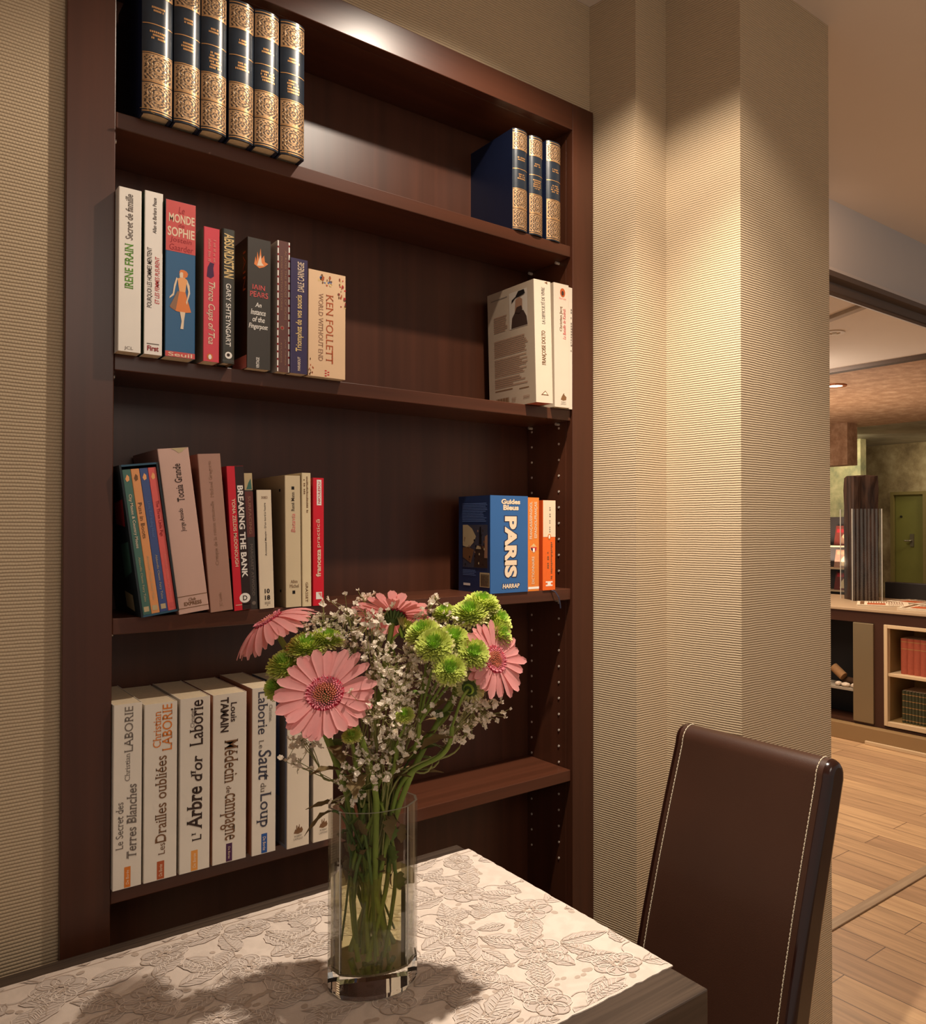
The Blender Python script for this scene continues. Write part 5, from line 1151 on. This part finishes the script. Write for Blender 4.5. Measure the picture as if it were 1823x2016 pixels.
# niche books
def nbook(name, label, y1, w, h, z, spine_mat, grp, band=None):
    root = empty(name, (XF + .035, y1, z), label, 'book', grp); mb = MB(); d = .16; b_ = .007; n_ = 6
    arc = [(b_*((2*k/n_ - 1)**2), -w*k/n_) for k in range(n_ + 1)]; poly = arc + [(d, -w), (d, 0)]
    mb.prism(poly[::-1], 0, h); mb.build('cover', spine_mat, root)
    mb = MB(); mb.box((.01, -w + .002, .002), (d + .001, -.002, h + .0005)); mb.build('page_block', M_PAGEG, root)
    mb = MB()
    for v in (band or (.12, .3, .5, .72, .88)):
        for k in range(n_): a, b2 = arc[k], arc[k+1]; mb.quad((a[0] - .0005, a[1], v*h), (b2[0] - .0005, b2[1], v*h), (b2[0] - .0005, b2[1], v*h + .004), (a[0] - .0005, a[1], v*h + .004))
    mb.build('spine_bands', plain('dull_gold', S(178, 136, 84), 0.4, metal=.4), root)
M_RED = plain('red_orange_cloth', S(160, 78, 56), 0.6, 0.2, 0.3, 60); M_GRB = plain('dark_green_leather', S(62, 62, 40), 0.45, 0.3, 0.4, 90)
ordn = ['first', 'second', 'third', 'fourth', 'fifth', 'sixth', 'seventh', 'eighth', 'ninth', 'tenth', 'eleventh', 'twelfth']
for k in range(6): nbook('red_volume', '%s red orange volume from the left in the cream niche' % ordn[k], 2.312 - k*.0385, .0375, .207, .4282, M_RED, 'red volumes in the niche', (.70, .9))
for k in range(11): nbook('green_volume', '%s small dark green volume from the left on the niche floor' % ordn[k], 2.306 - k*.0195, .0188, .185, .1464, M_GRB, 'dark green volumes in the niche', (.08, .28, .48, .68, .88))
# papers on the counter
M_PAP = plain('newsprint', S(214, 194, 166), 0.8, 0.1, 0.2, 40); 
def paper(label, x, y, rz, sx, sy, hgt, z, seed, nm='newspaper'):
    root = empty(nm, (x, y, z), label, 'newspaper', 'papers on the counter', (0, 0, rz)); mb = MB(); rr = random.Random(seed)
    n_ = 4
    for k in range(n_):
        o_ = rr.uniform(-.006, .006); z0 = hgt*k/n_; z1 = hgt*(k+.8)/n_; mb.box((-sx/2 + o_, -sy/2, z0), (sx/2 + o_, sy/2, z1))
    mb.build('sheets', M_PAP, root, bevel=.0005)
    P = Plate(lambda u, v, l=0: (-sx/2 + u*sx, -sy/2 + v*sy, hgt + .0003 + .0002*l)); P.rect(.06, .94, .86, .94, I['brown']); P.rect(.06, .5, .45, .8, I['rust']); bars(P, .55, .94, .1, .8, 14, I['tan'], .1, seed); bars(P, .06, .5, .1, .4, 8, I['tan'], .1, seed + 1); P.build('print', root)
paper('folded newspaper nearest the wooden post on the counter', 4.80, 2.55, .5, .24, .30, .012, CT, 3)
paper('newspaper at the right edge of the picture on the counter', 4.74, 2.20, .15, .26, .34, .016, CT, 5)
paper('open newspaper lying flat behind the folded one', 5.06, 2.42, -.2, .22, .36, .014, CT, 7)
# wooden post in a clear holder
pt = empty('wooden_post', (5.05, 2.835, CT), 'square rough bark wooden post standing in a clear holder on the counter', 'post', rot=(0, 0, radians(-38)))
M_BARK = wood('rough_bark', S(26, 15, 10), S(66, 44, 31), 0.85, (26, 26, 5), 0.2, 0, 0.9)
mb = MB(); rr = random.Random(2); s2 = .083; ncol = 6; poly = []
for sd_ in range(4):
    for k in range(ncol):
        t = -1 + 2*k/ncol; q = s2 + rr.uniform(-.006, .006); c_ = [(t*s2, -q), (q, t*s2), (-t*s2, q), (-q, -t*s2)][sd_]; poly.append(c_)
n = len(poly); lv = [0, .12, .25, .38, .5, .62, .74, .828]; V_ = []
for zz in lv:
    for (x, y) in poly: k_ = 1 + rr.uniform(-.03, .03); V_.append((x*k_, y*k_, zz + (rr.uniform(-.008, .008) if zz > .8 else 0)))
mb.add(V_, [(i*n+j, i*n+(j+1) % n, (i+1)*n+(j+1) % n, (i+1)*n+j) for i in range(len(lv)-1) for j in range(n)]); mb.add(V_[-n:], [list(range(n))]); mb.build('timber', M_BARK, pt)
mb = MB(); g = .10
for a, b2 in (((-g, -g), (g, -g)), ((g, -g), (g, g)), ((g, g), (-g, g)), ((-g, g), (-g, -g))): mb.quad((*a, 0), (*b2, 0), (*b2, .61), (*a, .61))
mb.build('clear_sleeve', plain_sleeve(), pt)
mb = MB()
for a in ((-g, -g), (g, -g), (g, g), (-g, g)): mb.tube([(*a, 0), (*a, .61)], .003, 6)
mb.build('sleeve_edges', plain('acrylic_edge', S(190, 184, 170), 0.2, 0.05, 0.6), pt)
mb = MB(); mb.box((5.30, 1.8, CT), (5.36, 2.80, .905)); tag(mb.build('black_panel', plain('black_panel', S(24, 17, 13), 0.5), bevel=.004), 'low black upstand at the back of the counter right of the post', 'panel')
# magazine rack
mk = empty('magazine_rack', (5.9, 3.6, 0), 'black magazine rack behind the wooden post with covers on show', 'rack')
mb = MB(); mb.box((.0, -.19, 0), (.25, .30, .62)); mb.box((.12, -.19, .62), (.25, .30, 1.365)); mb.build('back', plain('rack_black', S(34, 26, 22), 0.5), mk)
for k, z in enumerate((.76, .94, 1.12)): mb = MB(); mb.box((.02, -.19, z), (.12, .30, z + .012)); mb.build('shelf', plain('rack_shelf', S(160, 140, 110), 0.5), mk)
mcs = [((104, 46, 38), 'red magazine on the top tier of the black rack'), ((120, 92, 78), 'pale magazine on the middle tier of the black rack'), ((84, 34, 28), 'dark red magazine on the bottom tier of the black rack')]
for k, (c_, lb) in enumerate(mcs):
    root = empty('magazine', (5.96, 3.50, (.9525, 1.1325, .7725)[(1, 0, 2)[k]] if False else (1.1325, .9525, .7725)[k]), lb, 'magazine', 'magazines in the rack', (0, radians(14), 0))
    mb = MB(); mb.box((0, -.085, 0), (.006, .085, .165 if k == 0 else .15)); mb.build('pages', plain('mag_%d' % k, S(*c_), 0.4, 0.3, 0.4, 30), root)
    P = Plate(lambda u, v, l=0: (-.0004 - .0002*l, .085 - .17*u, v*.15)); P.rect(.08, .92, .72, .92, I['dred' if k != 1 else 'tan']); P.poly([(.3,.1),(.75,.1),(.8,.5),(.55,.66),(.35,.5)], I['tan' if k == 0 else 'sand']); P.disc(.56, .52, .16, .14, I['sand'], 1); P.build('cover_picture', root)
